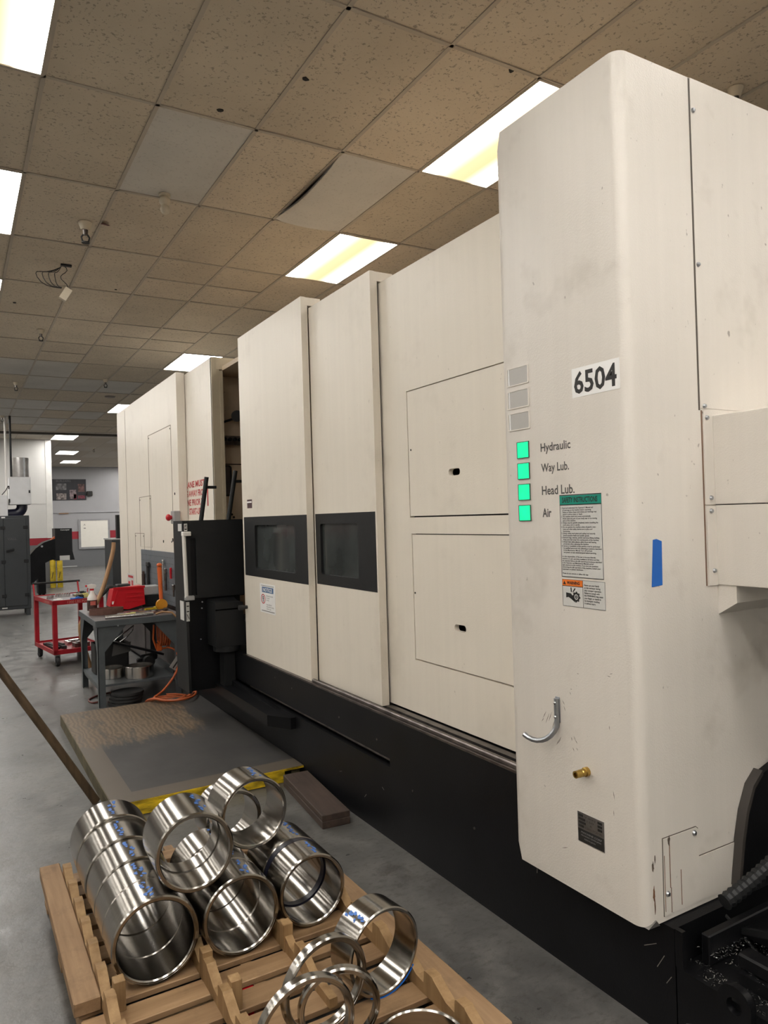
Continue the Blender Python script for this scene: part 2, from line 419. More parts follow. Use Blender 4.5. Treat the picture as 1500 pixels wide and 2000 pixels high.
def E_(name, label, cat, loc=(0, 0, 0), group=None, rz=0.0):
    o = bpy.data.objects.new(name, None); COL.objects.link(o); o.location = loc; o.rotation_euler.z = rz
    o.empty_display_size = 0.1; ORG[o.name] = Vector(loc); return tag(o, label, cat, group)
def tag(o, label, cat, group=None):
    o['label'] = label; o['category'] = cat
    if group: o['group'] = group
    return o
def struct(o): o['kind'] = 'structure'; return o
def copy_tree(o, parent=None):
    c = o.copy(); COL.objects.link(c); c.parent = parent
    for ch in o.children: copy_tree(ch, c)
    return c
def text(name, s, m, parent, org, right, up, width=None, height=None, ext=0.0006, align='L', line=1.0, local=False, bold=0.0):
    cu = bpy.data.curves.new('txt', 'FONT'); cu.body = s; cu.resolution_u = 2; cu.space_line = line; cu.offset = bold
    cu.align_x = {'L': 'LEFT', 'C': 'CENTER', 'R': 'RIGHT'}[align]
    t = bpy.data.objects.new('txt', cu); COL.objects.link(t)
    me0 = bpy.data.meshes.new_from_object(t.evaluated_get(bpy.context.evaluated_depsgraph_get()))
    bpy.data.objects.remove(t); bpy.data.curves.remove(cu)
    vs = [v.co.copy() for v in me0.vertices]; fs = [tuple(p.vertices) for p in me0.polygons]; bpy.data.meshes.remove(me0)
    x0, x1 = min(v.x for v in vs), max(v.x for v in vs); y0, y1 = min(v.y for v in vs), max(v.y for v in vs)
    sx = (width / (x1 - x0)) if width else None; sy = (height / (y1 - y0)) if height else None
    sx = sx or sy; sy = sy or sx
    r_, u_ = Vector(right), Vector(up); n_ = r_.cross(u_)
    g = G(); o = Vector(org)
    vv = [g.bm.verts.new(o + r_ * ((v.x - x0) * sx) + u_ * ((v.y - y0) * sy) + n_ * ext) for v in vs]
    for f in fs:
        try: g.bm.faces.new([vv[i] for i in f])
        except ValueError: pass
    ob = O(name, g, m, parent, local=local, smooth=False)
    return ob
RX, UZ = (0, -1, 0), (0, 0, 1)     # text on a face that looks towards -X
RY = (1, 0, 0)                     # text on a face that looks towards -Y
def rrect(u0, u1, v0, v1, r, n=5):
    p = []
    for cx, cy, a in ((u1 - r, v1 - r, 0), (u0 + r, v1 - r, 90), (u0 + r, v0 + r, 180), (u1 - r, v0 + r, 270)):
        for i in range(n + 1):
            t = math.radians(a + 90 * i / n); p.append((cx + r * math.cos(t), cy + r * math.sin(t)))
    return p
def rect(u0, u1, v0, v1): return [(u0, v0), (u1, v0), (u1, v1), (u0, v1)]

# ================================================================== THE ROOM
floor = struct(O('floor', G().box(-9, 9.5, -7, 33, -0.2, 0), FLOOR, smooth=False))
wall_far = struct(O('wall_far', G().box(-9, 9.5, 32.5, 32.8, 0, ZC + 0.4), WALL_FAR, smooth=False))
O('wall_rail', G().box(2.3, 9.4, 32.46, 32.5, 2.24, 2.27), mat('rail_grey', (0.4, 0.4, 0.42), 0.5), wall_far)
wall_back = struct(O('wall_back', G().box(-9, 9.5, -7.3, -7, 0, ZC + 0.4), WALL_WHITE, smooth=False))
wall_left = struct(O('wall_left', G().box(-9.3, -9, -7, 33, 0, ZC + 0.4), WALL_WHITE, smooth=False))
wall_right = struct(O('wall_right', G().box(9.5, 9.8, -7, 33, 0, ZC + 0.4), WALL_WHITE, smooth=False))
wall_part = struct(O('wall_partition', G().box(-9, 2.36, 22.4, 22.65, 0, ZC - 0.021), WALL_PART, smooth=False))
O('corner_trim', G().box(2.22, 2.375, 22.385, 22.665, 1.38, ZC - 0.022), WALL_WHITE, wall_part)
O('panel_joint', G().box(-9, 2.22, 22.394, 22.4, 2.33, 2.338), mat('joint_grey', (0.45, 0.45, 0.44), 0.6), wall_part)

# ceiling: plain field outside the view, tile by tile where it shows
XG0, XP, YG0, YP = -0.747, 0.61, 1.83, 1.25
NX, NY = 10, 15
X1, Y1 = XG0 + NX * XP, YG0 + NY * YP          # 5.353 , 20.58
cg = G()
cg.box(-9, XG0, -7, 21, ZC, ZC + 0.3); cg.box(X1, 9.5, -7, 21, ZC, ZC + 0.3); cg.box(XG0, X1, -7, YG0, ZC, ZC + 0.3)
cg.box(XG0, X1, Y1, 21.0, ZC, ZC + 0.3); cg.box(-9, 9.5, 21.0, 33, ZC - 0.02, ZC + 0.3)
cg.box(XG0, X1, YG0, Y1, ZC + 0.25, ZC + 0.3)
ceiling = struct(O('ceiling', cg, CEIL_FIELD, smooth=False))
O('expansion_joint', G().box(-9, 9.5, 20.86, 21.0, ZC - 0.05, ZC), mat('joint_dark', (0.10, 0.09, 0.08), 0.8), ceiling, smooth=False)

LIGHT_CELLS = {(6, 1), (6, 3), (6, 7), (6, 11), (1, 1), (1, 3), (1, 5)}
NEW = {(3, 2), (0, 8), (1, 8), (2, 8), (3, 8), (3, 9), (4, 9), (5, 9), (2, 11), (3, 11), (4, 11), (2, 12), (3, 12), (2, 13), (3, 13), (4, 13), (5, 12), (2, 14), (4, 14)}
SAG = (5, 2)
HALF = {(4, 4), (5, 4), (4, 6), (5, 6), (3, 7)}
def tile_mesh(name, lx, ly, m):
    g = G(); t = 0.006
    g.box(-lx / 2 + t, lx / 2 - t, -ly / 2 + t, ly / 2 - t, 0.0, 0.02, 0.004)
    o = O(name, g, m, ceiling, local=True, smooth=False); me = o.data; bpy.data.objects.remove(o); return me
ME = {('o', 1): tile_mesh('t', XP, YP, TILE_OLD), ('n', 1): tile_mesh('t', XP, YP, TILE_NEW), ('o', 2): tile_mesh('t', XP, YP / 2, TILE_OLD)}
co = ORG['ceiling']
for i in range(NX):
    for j in range(NY):
        if (i, j) in LIGHT_CELLS or (i, j) == SAG: continue
        if i > 7 and j > 4: continue
        cx = XG0 + (i + .5) * XP; cy = YG0 + (j + .5) * YP
        halves = 2 if (i, j) in HALF else 1
        for k in range(halves):
            me = ME[('n' if (i, j) in NEW else 'o', halves)]
            o = bpy.data.objects.new('ceiling_tile', me); COL.objects.link(o); o.parent = ceiling
            yy = cy if halves == 1 else cy + (k - .5) * YP / 2
            o.location = Vector((cx, yy, ZC + 0.004)) - co
            o.rotation_euler = (random.uniform(-.002, .002), random.uniform(-.004, .004), 0)
g = G()
for i in (8, 9):
    g.box(XG0 + i * XP + .004, XG0 + (i + 1) * XP - .004, YG0 + 5 * YP, Y1, ZC + .004, ZC + .02)
O('ceiling_field', g, CEIL_FIELD, ceiling, smooth=False)
# a newer tile that has sagged out of its frame on one side
g = G(); n = 14; cx0 = XG0 + SAG[0] * XP; cy0 = YG0 + SAG[1] * YP
rows = []
for a in range(n + 1):
    row = []
    for b in range(9):
        u, v = a / n, b / 8
        z = ZC + 0.004 - 0.055 * math.sin(PI * u) * (1 - v) - 0.02 * math.sin(PI * v) * u
        row.append((cx0 + 0.005 + v * (XP - 0.01), cy0 + 0.006 + u * (YP - 0.012), z))
    rows.append(row)
for dz in (0, 0.016):
    V = [[g.bm.verts.new((p[0], p[1], p[2] + dz)) for p in r] for r in rows]
    for a in range(n):
        for b in range(8): g.bm.faces.new((V[a][b], V[a][b + 1], V[a + 1][b + 1], V[a + 1][b]))
st = O('ceiling_tile', g, TILE_NEW, ceiling); st['label'] = 'newer ceiling tile sagging out of its frame'
# grid bars
def gbar(ax, p, a, b):
    wd = 0.012
    gg = G().box(*((p - wd, p + wd, a, b) if ax == 'y' else (a, b, p - wd, p + wd)), ZC - 0.003, ZC + 0.003)
    O('grid_runner' if ax == 'y' else 'grid_crossbar', gg, GRID, ceiling, smooth=False)
for i in range(NX + 1): gbar('y', XG0 + i * XP, YG0, Y1 if i < 9 else YG0 + 5 * YP)
for j in range(NY + 1): gbar('x', YG0 + j * YP, XG0, X1 if j < 6 else XG0 + 8 * XP)
for (i, j) in HALF: gbar('x', YG0 + (j + .5) * YP, XG0 + i * XP, XG0 + (i + 1) * XP)
for (x, y, r) in ((1.425, 4.222, .022), (1.748, 3.702, .018), (2.73, 3.104, .018), (1.51, 7.98, .014), (0.62, 8.9, .02)):
    pts = [(x + r * random.uniform(.6, 1.3) * math.cos(t * PI / 5), y + r * random.uniform(.5, 1.1) * math.sin(t * PI / 5)) for t in range(10)]
    O('tile_hole', G().prism(pts, 'z', ZC + 0.0035 - .004, ZC + 0.0045), DARK, ceiling, smooth=False)

# ------------------------------------------------------------------ ceiling lights
def light_mesh(ly, m):
    f = G(); a, b = XP / 2, ly / 2
    for s in (-1, 1):
        f.box(s * (a - .008) - .008, s * (a - .008) + .008, -b, b, -0.006, 0.05)
        f.box(-a, a, s * (b - .008) - .008, s * (b - .008) + .008, -0.006, 0.05)
    f.box(-a, a, -b, b, 0.05, 0.055)
    d = G().box(-a + .016, a - .016, -b + .016, b - .016, 0.0, 0.006)
    root = bpy.data.objects.new('ceiling_light', None); COL.objects.link(root); ORG[root.name] = Vector((0, 0, 0)); root.empty_display_size = .1
    O('frame', f, GRID, root, local=True, smooth=False); O('diffuser', d, m, root, local=True, smooth=False)
    return root
protos = {'aged': light_mesh(YP, LAMP_AGED), 'white': light_mesh(YP, LAMP_WHITE)}
used = set()
def light(kind, x0, y0, label, group=None):
    zz = ZC if y0 < 20.9 else ZC - .026
    r = protos[kind] if kind not in used else copy_tree(protos[kind]); used.add(kind)
    r.location = (x0 + XP / 2, y0 + YP / 2, zz); tag(r, label, 'ceiling light', group)
xr, xl = XG0 + 6 * XP, XG0 + XP
light('aged', xr, 3.08, 'long ceiling light with yellowed middle right above the numbered column')
light('aged', xr, 5.58, 'ceiling light with yellowed middle just beyond the sagging tile')
light('white', xr, 10.58, 'white ceiling light above the far end of the open machine door')
light('white', xr, 15.58, 'small ceiling light half hidden behind the far machine cabinet')
light('aged', xl, 3.08, 'ceiling light cut off in the top left corner')
light('white', xl, 5.58, 'ceiling light at left edge, below the corner one')
light('white', xl, 8.08, 'ceiling light barely showing at the left edge beside the dangling wires')
light('white', XG0 + 5 * XP + .04, 21.05, 'farthest but two ceiling light, just past the dark ceiling joint')
light('white', xr + .04, 25.6, 'ceiling light in the far bay beside the partition corner')
light('white', xr + XP, 29.3, 'farthest ceiling light, nearest the wall with the poster')
off = 'ceiling lights outside the picture'
for y in (-4.42, -1.92, 0.58): light('white', xr, y, 'white fill light added outside the picture', off)
for y in (-4.42, -1.92, 0.58, 10.58, 13.08, 15.58, 18.08): light('white', xl, y, 'white fill light added outside the picture', off)
for x in (xl - 1.83, xl - 3.66, xl - 5.49, xl - 7.32):  # dense unseen rows, added as fill light for the machine front
    for y in (-4.42, -1.92, 0.58, 3.08, 5.58, 8.08, 10.58, 13.08, 15.58, 18.08): light('white', x, y, 'white fill light added outside the picture', off)
for y in (0.58, 5.58, 10.58, 15.58, 21.5, 26.5, 30.5): light('white', xr + 3.05, y, 'white fill light added outside the picture', off)
for (x, y) in ((xl, 25.6), (xl, 29.3), (xl + 1.5, 27.5), (xl - 3.05, 27.5), (xr + 3.4, 23.5), (xr + 3.4, 28.5), (xr + 5.0, 24), (xr + 5.0, 29), (xl, 19.6),  # unseen lamps added to brighten the partition and the far bay
               *((x, y) for x in (xl - 3.66, xl - 1.83, xl, xl + 1.53) for y in (-3.17, -.67)), *((x, y) for x in (xl + 1.53, xr + 1.53, xr + 3.05) for y in (-4.42, -1.92))):  # extra lamps added behind the camera to lift the column and its side
    light('white', x, y, 'white fill light added outside the picture', off)

# ------------------------------------------------------------------ things on the ceiling
def sprinkler(x, y, label, s=1.0):
    r = E_('sprinkler_head', label, 'sprinkler', (x, y, ZC), 'ceiling sprinkler heads')
    O('escutcheon', G().lathe([(.045 * s, 0), (.042 * s, -.012 * s), (.028 * s, -.05 * s), (0.018 * s, -.05 * s)], ax='z', n=14, closed=False), CREAM, r, local=True)
    O('body', G().cyl((0, 0, -.05 * s), (0, 0, -.085 * s), .018 * s, .015 * s, 10), ROD, r, local=True)
    g = G()
    for k in (-1, 1): g.tube([(k * .012 * s, 0, -.08 * s), (k * .026 * s, 0, -.1 * s), (k * .02 * s, 0, -.125 * s), (0, 0, -.135 * s)], .006 * s, 6)
    g.lathe([(.0, -.133 * s), (.026 * s, -.133 * s), (.026 * s, -.139 * s), (0, -.139 * s)], ax='z', n=12, closed=False)
    O('deflector', g, RUBBER, r, local=True)
sprinkler(0.967, 6.30, 'sprinkler head with flared cup beside the red tag on the ceiling', 1.2)
sprinkler(0.98, 10.0, 'small sprinkler head past the dangling junction box')
sprinkler(0.948, 13.8, 'far sprinkler head among the whiter ceiling tiles at left')
sprinkler(2.25, 13.0, 'far sprinkler head close to the far machine cabinet')
sprinkler(0.948, 18.0, 'sprinkler head at left edge near the hanging conduits')
sprinkler(4.02, 2.62, 'cream sprinkler head peeking over the top of the right panel')
sprinkler(3.85, 24.6, 'sprinkler head in the far bay beside the lit panels')
r = E_('motion_detector', 'cream twin-ball detector hanging from the ceiling', 'detector', (1.408, 5.50, ZC))
O('base', G().lathe([(.0, 0), (.042, 0), (.042, -.018), (0, -.018)], ax='z', n=16, closed=False), CREAM, r, local=True)
O('housing', G().sphere((0, 0, -.05), .042, 16, (1, 1, .9)), CREAM, r, local=True)
O('ball', G().sphere((0, -.004, -.115), .036, 16), CREAM, r, local=True)
tag(O('red_tag', G().obox((1.111, 6.243, ZC - .012), (1, .2, 0), (0, 1, .3), (0, -.3, 1), .06, .07, .003), mat('dark_red', (.12, .02, .02), .6)), 'dark red tag stuck to the ceiling', 'tag')
r = E_('junction_box', 'loose cream junction box dangling on coiled black wires', 'electrical box', (0.916, 7.40, ZC))
O('bracket', G().box(-.005, .09, -.02, .02, -.015, 0), RUBBER, r, local=True)
for k in range(4):
    a = .06 + .022 * k
    pts = [(-.03 * k * math.sin(t * PI / 10) - a * math.sin(t * PI / 10), .01 * k, -.02 - .21 * t / 10 - .02 * math.sin(t)) for t in range(11)]
    O('wire', G().tube(pts, .0035, 6), RUBBER, r, local=True)
O('wire', G().tube([(.02 + .03 * math.sin(t * .9), 0, -.01 - .022 * t) for t in range(10)], .0035, 6), RUBBER, r, local=True)
O('box', G().obox((.03, 0, -.28), (.85, 0, -.5), (0, 1, 0), (.5, 0, .85), .065, .05, .12), CREAM, r, local=True, smooth=False)
O('vent_disc', G().lathe([(0, 0), (.1, 0), (.08, -.02), (0, -.02)], (2.62, 14.7, ZC), 'z', 18, False), mat('dull_vent', (.25, .22, .19), .6), ceiling)

# ================================================================== THE MACHINE
MC = E_('machining_center', 'huge off-white machining center on a black base, numbered 6504', 'machine', (1.937, 1.565, 0))
XB, ZB = 1.937, 0.642
# base: lower course, slot, upper course
O('base', G().box(XB, 3.7, 1.565, 1.70, 0, .364).box(XB, 3.7, 1.70, 6.7, 0, .385).box(XB, 3.7, 1.70, 3.32, .385, ZB).box(XB + .055, 3.7, 3.32, 6.7, .385, .43)
  .box(XB, 3.7, 3.32, 6.7, .43, ZB), BLACK, MC, smooth=False)
O('slot_rail', G().cyl((XB + .035, 3.36, .405), (XB + .035, 5.5, .405), .010, n=10), ROD, MC)
O('base', G().box(2.02, 3.7, 6.7, 10.6, 0, .60), BLACK, MC, smooth=False)
O('guide_rail', G().cyl((1.975, 2.26, .655), (1.975, 4.33, .655), .013, n=12), ROD, MC)
O('guide_strip', G().box(1.945, 2.0, 2.2, 5.56, ZB, ZB + .006).box(1.938, 1.944, 2.2, 5.56, ZB, ZB + .01), ROD, MC, smooth=False)
O('guide_strip', G().box(2.03, 2.07, 2.2, 3.5, ZB, ZB + .012), ROD, MC, smooth=False)
for (y, z) in ((4.6, .56), (3.9, .52), (3.45, .50), (3.1, .33), (2.6, .32), (4.9, .58)):
    O('bolt', G().cyl((XB - .003, y, z), (XB + .002, y, z), .006, n=8), ROD, MC)

# sliding doors
def door(x, y0, y1, ztop, bez, gl, cap, leading=True):
    d = O('sliding_door', G().plate(rect(y0, y1, ZB + .006, ztop), [rect(*bez)], 'x', x, x + .03)
          .box(x + .0302, x + .046, y0, y0 + .014, ZB + .006, ztop - .056), PAINT, MC, smooth=False)
    O('door_cap', G().box(x + .03, x + cap, y0, y1 - .05, ztop - .055, ztop - .002), PAINT, d, smooth=False)
    O('bezel', G().plate(rect(*bez), [rrect(*gl, .018)], 'x', x - .001, x + .022), BLACK2, d, smooth=False)
    O('window_glass', G().box(x + .016, x + .024, gl[0] - .01, gl[1] + .01, gl[2] - .01, gl[3] + .01), GLASS, d, smooth=False)
    O('edge_seal', G().box(x + .0462, x + .0495, y0 + .003, y0 + .012, ZB + .01, ztop - .06), DARK, d, smooth=False)
    return d
door(1.97, 4.35, 5.575, 3.147, (4.352, 5.545, 1.272, 1.727), (4.554, 5.313, 1.335, 1.663), .14)
door(2.022, 3.53, 4.345, 3.073, (3.545, 4.33, 1.277, 1.729), (3.758, 4.263, 1.342, 1.665), .15)
p3 = O('fixed_panel', G().plate(rect(2.1, 3.56, ZB + .018, 3.008), [rect(2.30, 3.277, 1.690, 2.359), rect(2.30, 3.266, .939, 1.605)], 'x', 2.08, 2.12), PAINT, MC, smooth=False)
O('panel_backing', G().box(2.108, 2.14, 2.1, 3.56, ZB + .02, 2.98), DARK, p3, smooth=False)
for (z0, z1, sy, sz) in ((1.697, 2.354, (2.823, 2.917), (1.888, 1.922)), (.946, 1.600, (2.813, 2.906), (1.134, 1.168))):
    lf = O('access_door', G().plate(rect(2.304, 3.272 if z0 > 1 else 3.261, z0, z1), [rrect(*sy, *sz, .0165, 6)], 'x', 2.082, 2.11), PAINT, MC, smooth=False)
    O('finger_slot', G().box(2.108, 2.112, sy[0] - .01, sy[1] + .01, sz[0] - .01, sz[1] + .01), mat('slot_grey', (.30, .29, .27), .3, .6), lf, smooth=False)
    O('lock_dot', G().cyl((2.08, 3.25, (z0 + z1) / 2 + .02), (2.085, 3.25, (z0 + z1) / 2 + .02), .005, n=8), DARK, lf)
O('door_stopper', G().cyl((1.935, 5.53, 1.02), (1.97, 5.53, 1.02), .014, n=12).cyl((1.90, 5.53, 1.02), (1.935, 5.53, 1.02), .02, n=12), RUBBER, MC)

# far door and far cabinet
cd = O('sliding_door', G().box(2.06, 2.10, 6.58, 7.95, ZB + .006, 3.21), PAINT, MC, smooth=False)
O('door_post', G().box(2.06, 2.135, 6.565, 6.60, ZB, 3.212), PAINT_DIRTY, cd, smooth=False)
O('door_frame', G().box(2.135, 2.165, 6.56, 6.61, ZB, 3.09).box(2.10, 3.4, 6.56, 6.62, 3.10, 3.21), PAINT_DIRTY, cd, smooth=False)
fp = O('end_cabinet', G().box(1.97, 2.03, 9.25, 10.6, .82, 3.23).box(1.97, 2.03, 7.46, 9.25, .84, 3.23).box(2.03, 2.055, 7.46, 7.50, .84, 3.225), PAINT, MC, smooth=False)
O('cabinet_body', G().box(2.16, 3.6, 7.99, 10.6, .60, 3.2).box(2.03, 2.16, 10.45, 10.6, .6, 3.2), PAINT, fp, smooth=False)
O('kick_panel', G().box(1.99, 2.02, 7.46, 9.25, .02, .84), mat('grimy_panel', (.06, .055, .054), .5, 0, .3), MC, smooth=False)
O('end_cabinet_lower', G().box(1.975, 2.03, 9.25, 10.6, .05, .82), mat('grimy_panel', (.06, .055, .054), .5, 0, .3), MC, smooth=False)
for (y0, y1, z0, z1) in ((7.72, 8.75, 1.02, 2.72), (8.7, 9.3, 1.42, 2.02), (9.1, 9.6, .95, 1.58)):
    O('cover_plate', G().plate(rect(y0 - .006, y1 + .006, z0, z1 + .006), [rect(y0, y1, z0 - .0 + .001, z1)], 'x', 1.967, 1.971), mat('seam_brown', (.28, .23, .18), .7), fp, smooth=False)
    for k in ((y0 + .03, z1 - .03), (y1 - .03, z1 - .03)): O('screw', G().cyl((1.966, *k), (1.97, *k), .008, n=8), ROD, fp)
O('seam', G().box(1.968, 1.971, 10.05, 10.06, .62, 3.2), mat('seam_brown', (.28, .23, .18), .7), fp, smooth=False)
for (y, z, s) in ((7.75, 1.52, .02), (7.62, 2.0, .014), (8.15, 1.50, .016), (7.8, 1.5, .01)): O('hole', G().cyl((1.966, y, z), (1.971, y, z), s, n=10), DARK, fp)
O('warning_sticker', G().box(1.967, 1.97, 9.75, 10.15, .83, 1.05), SIGN_W, fp, smooth=False)
O('sticker_print', G().box(1.9655, 1.967, 9.80, 10.1, 1.0, 1.03).box(1.9655, 1.967, 9.8, 9.9, .85, .97).box(1.9655, 1.967, 9.98, 10.1, .85, .95), INK_R, fp, smooth=False)
O('switch_box', G().box(1.905, 1.968, 7.42, 7.56, 1.69, 1.82, .006), GREY_BOX, MC, smooth=False)
O('red_button', G().cyl((1.905, 7.52, 1.755), (1.885, 7.52, 1.755), .02, n=12).sphere((1.872, 7.52, 1.755), .035, 14, (.8, 1, 1)), RED_BIN, MC)
# red stencilled warning
for (s, z, y, wd) in (('CRANE MUST', 2.045, 7.62, .76), ('SWUNG AWAY FROM', 1.955, 7.80, .95), ('MACHINE PRIOR TO', 1.865, 7.80, .95), ('START-UP', 1.775, 7.42, .40)):
    text('stencil', s, INK_R, cd, (2.0595, y, z), RX, UZ, wd, .065, bold=.03)
O('stencil_bar', G().box(2.0585, 2.06, 6.765, 6.80, 1.85, 2.09), INK_R, cd, smooth=False)

# inside of the enclosure, seen through the open door
O('enclosure', G().box(3.55, 3.6, 2.2, 10.5, ZB, 3.0).box(2.16, 3.58, 2.2, 4.36, 2.96, 2.99).box(2.16, 3.58, 4.36, 7.99, 3.09, 3.13).box(2.16, 3.58, 4.36, 4.4, 2.96, 3.1).box(2.17, 3.55, 7.95, 7.99, ZB, 3.1).box(2.15, 3.55, 3.58, 3.64, ZB, 2.98), PAINT_IN, MC, smooth=False)  # roof boxes are out of sight, added to keep the inside dark
iw = O('interior_panel', G().box(2.41, 3.9, 7.55, 7.60, .53, 3.24), PAINT_IN, MC, smooth=False)
O('interior_seam', G().box(2.42, 3.5, 7.545, 7.55, 2.30, 2.31), DARK, iw, smooth=False)
O('interior_window', G().prism(rrect(2.43, 2.54, 1.98, 2.28, .03), 'y', 7.54, 7.55), mat('dim_glass', (.13, .12, .12), .2), iw)
O('window_gasket', G().plate(rrect(2.41, 2.555, 1.965, 2.295, .035), [rrect(2.425, 2.54, 1.98, 2.28, .03)], 'y', 7.53, 7.55), RUBBER, iw)
O('nozzle_bar', G().box(2.43, 2.80, 7.47, 7.55, 2.51, 2.60), ROD, iw, smooth=False)
for k in range(6): O('nozzle', G().cyl((2.46 + .055 * k, 7.47, 2.56), (2.46 + .055 * k, 7.44, 2.56), .02, n=12).cyl((2.46 + .055 * k, 7.441, 2.56), (2.46 + .055 * k, 7.43, 2.56), .009, n=8), BLACK, iw)
O('work_lamp', G().cyl((2.62, 7.5, 2.82), (2.58, 7.40, 2.80), .05, .06, 16).cyl((2.62, 7.55, 2.82), (2.62, 7.5, 2.82), .02, n=10).cyl((2.45, 7.52, 2.74), (2.62, 7.5, 2.8), .012, n=8), RUBBER, iw)
for (x, z) in ((2.44, 1.74), (2.46, 1.755), (2.49, 1.75), (2.53, 1.755), (2.55, 1.77), (2.57, 1.74)): O('drip_hole', G().cyl((x, 7.544, z), (x, 7.55, z), .012, n=8), DARK, iw)
iw.scale = (.9, 1, .9); iw.location = (-.1937, -.75, .17)
O('chuck', G().lathe([(0, .8), (.35, .8), (.35, 1.0), (.2, 1.05), (.2, 1.2), (0, 1.2)], (2.85, 5.6, 0), 'z', 28, False), ROD, MC)
O('work_table', G().box(2.3, 3.5, 4.6, 7.3, ZB, .8), BLACK, MC, smooth=False)

# ------------------------------------------------------------------ column
def column():
    g = G(); P = [(1.85, 2.185), (1.89, 2.25), (2.5, 2.25), (2.5, 1.605)]
    arc = [(1.892 - .042 * math.sin(t * PI / 16), 1.647 - .042 * math.cos(t * PI / 16)) for t in range(0, 9)]
    P += arc
    dzb = [0, .036, .036, 0] + [0] * 9; dzt = [0, -.036, -.036, 0] + [0] * 9
    B = [g.bm.verts.new((p[0], p[1], .368 + d)) for p, d in zip(P, dzb)]; T = [g.bm.verts.new((p[0], p[1], 3.17 + d)) for p, d in zip(P, dzt)]
    n = len(P)
    for i in range(n): g.bm.faces.new((B[i], B[(i + 1) % n], T[(i + 1) % n], T[i]))
    for L in (B, T): bmesh.ops.triangulate(g.bm, faces=[g.bm.faces.new(L)])
    return O('column_cover', g, PAINT_COL, MC)
column()
XF = 1.85
SEAMD = mat('seam_dark', (.09, .075, .06), .7)
YS = 1.605
O('corner_plate', G().prism([(1.862, .368), (1.915, .366), (1.90, .385)], 'y', 1.62, 1.60), GALV, MC, smooth=False)
# side panels to the right of the column
O('side_panel', G().box(2.205, 4.3, YS - .002, YS + .05, 2.036, 3.172, .002), PAINT_COL, MC, smooth=False)
O('side_panel', G().box(2.205, 4.3, YS + .012, YS + .05, .39, 2.03), PAINT_COL, MC, smooth=False)
O('panel_seam', G().box(2.196, 2.204, YS - .001, YS + .002, 2.03, 3.168), SEAMD, MC, smooth=False)
O('panel_seam', G().box(2.338, 2.344, YS + .010, YS + .013, .39, 1.33), mat('seam_light', (.45, .41, .36), .6), MC, smooth=False)
O('side_panel', G().box(2.347, 4.3, YS + .006, YS + .013, .39, 1.33), PAINT_COL, MC, smooth=False)
# the box that stands out from the side
O('chip_box', G().box(2.262, 3.4, 1.02, 1.60, 1.707, 2.014, .002), PAINT_COL, MC, smooth=False)
O('chip_box', G().box(2.264, 3.4, 1.02, 1.60, 1.43, 1.704, .002), PAINT_COL, MC, smooth=False)
O('flange', G().box(2.212, 2.264, YS - .006, YS, 1.707, 2.026), PAINT_COL, MC, smooth=False)
O('flange', G().box(2.216, 2.266, YS - .006, YS, 1.43, 1.703), PAINT_COL, MC, smooth=False)
O('panel_seam', G().box(2.207, 2.212, YS - .002, YS + .001, 1.43, 2.03), mat('rusty_seam', (.2, .12, .08), .8), MC, smooth=False)
O('chute', G().prism([(1.615, 1.43), (1.535, 1.43), (1.535, 1.372), (1.615, 1.322)], 'x', 2.27, 3.35), PAINT_COL, MC, smooth=False)
for (x, z) in ((2.215, 3.06), (2.216, 2.53), (2.225, 2.045), (2.23, 2.005), (2.24, 1.73), (2.238, 1.685), (2.245, 1.48)):
    O('screw', G().lathe([(0, -.008), (.006, -.007), (.0085, -.001), (.0085, 0), (0, 0)], (x, YS - .006 if z < 2.03 else YS - .002, z), 'y', 10, False), ZINC, MC)
# patch plate low on the side
O('patch_plate', G().prism([(1.942, .386), (2.33, .386), (2.33, .532), (2.118, .532), (2.118, .625), (2.108, .633), (1.945, .633)], 'y', YS - .004, YS + .002), PAINT_COL, MC, smooth=False)
O('panel_seam', G().plate([(1.940, .384), (2.335, .384), (2.335, .5345), (2.1205, .5345), (2.1205, .627), (2.109, .6355), (1.9425, .6355)], [[(1.943, .387), (2.332, .387), (2.332, .532), (2.118, .532), (2.118, .626), (2.108, .633), (1.945, .633)]], 'y', YS - .0015, YS + .001), SEAMD, MC, smooth=False)
for (x, z) in ((2.097, .617), (1.957, .455)): O('screw', G().lathe([(0, -.008), (.006, -.007), (.0095, -.001), (.0095, 0), (0, 0)], (x, YS - .004, z), 'y', 10, False), ZINC, MC)
for (x, z0, z1, w_) in ((1.972, .47, .625, .0028), (1.975, .39, .47, .0022), (2.025, .40, .515, .0022), (1.946, .40, .58, .0018)):
    O('rust_streak', G().box(x - w_ / 2, x + w_ / 2, YS - .0048, YS - .004, z0, z1), RUST, MC, smooth=False)
def blot(name, cx, cz, rx, rz, y, m, seed):
    rn = random.Random(seed)
    p = [(cx + rx * rn.uniform(.4, 1) * math.cos(t * PI / 7), cz + rz * rn.uniform(.4, 1) * math.sin(t * PI / 7)) for t in range(14)]
    O(name, G().prism(p, 'y', y, y + .001), m, MC, smooth=False)
CHIPM = mat('chipped_metal', (.10, .075, .055), .7, 0, .4, 60)
blot('paint_chip', 1.970, .622, .008, .022, YS - .0052, CHIPM, 1)
blot('paint_chip', 1.896, .555, .006, .022, YS - .0008, CHIPM, 3)
blot('paint_chip', 1.897, .47, .007, .03, YS - .0008, RUST, 4)
blot('paint_chip', 1.906, .575, .003, .02, YS - .0008, CHIPM, 5)
blot('paint_chip', 1.90, .43, .003, .035, YS - .0008, RUST, 6)
O('blue_tape', G().prism([(1.933, 1.446), (1.984, 1.449), (1.987, 1.592), (1.962, 1.60), (1.945, 1.598)], 'y', YS - .0012, YS), BLUE_TAPE, MC, smooth=False)

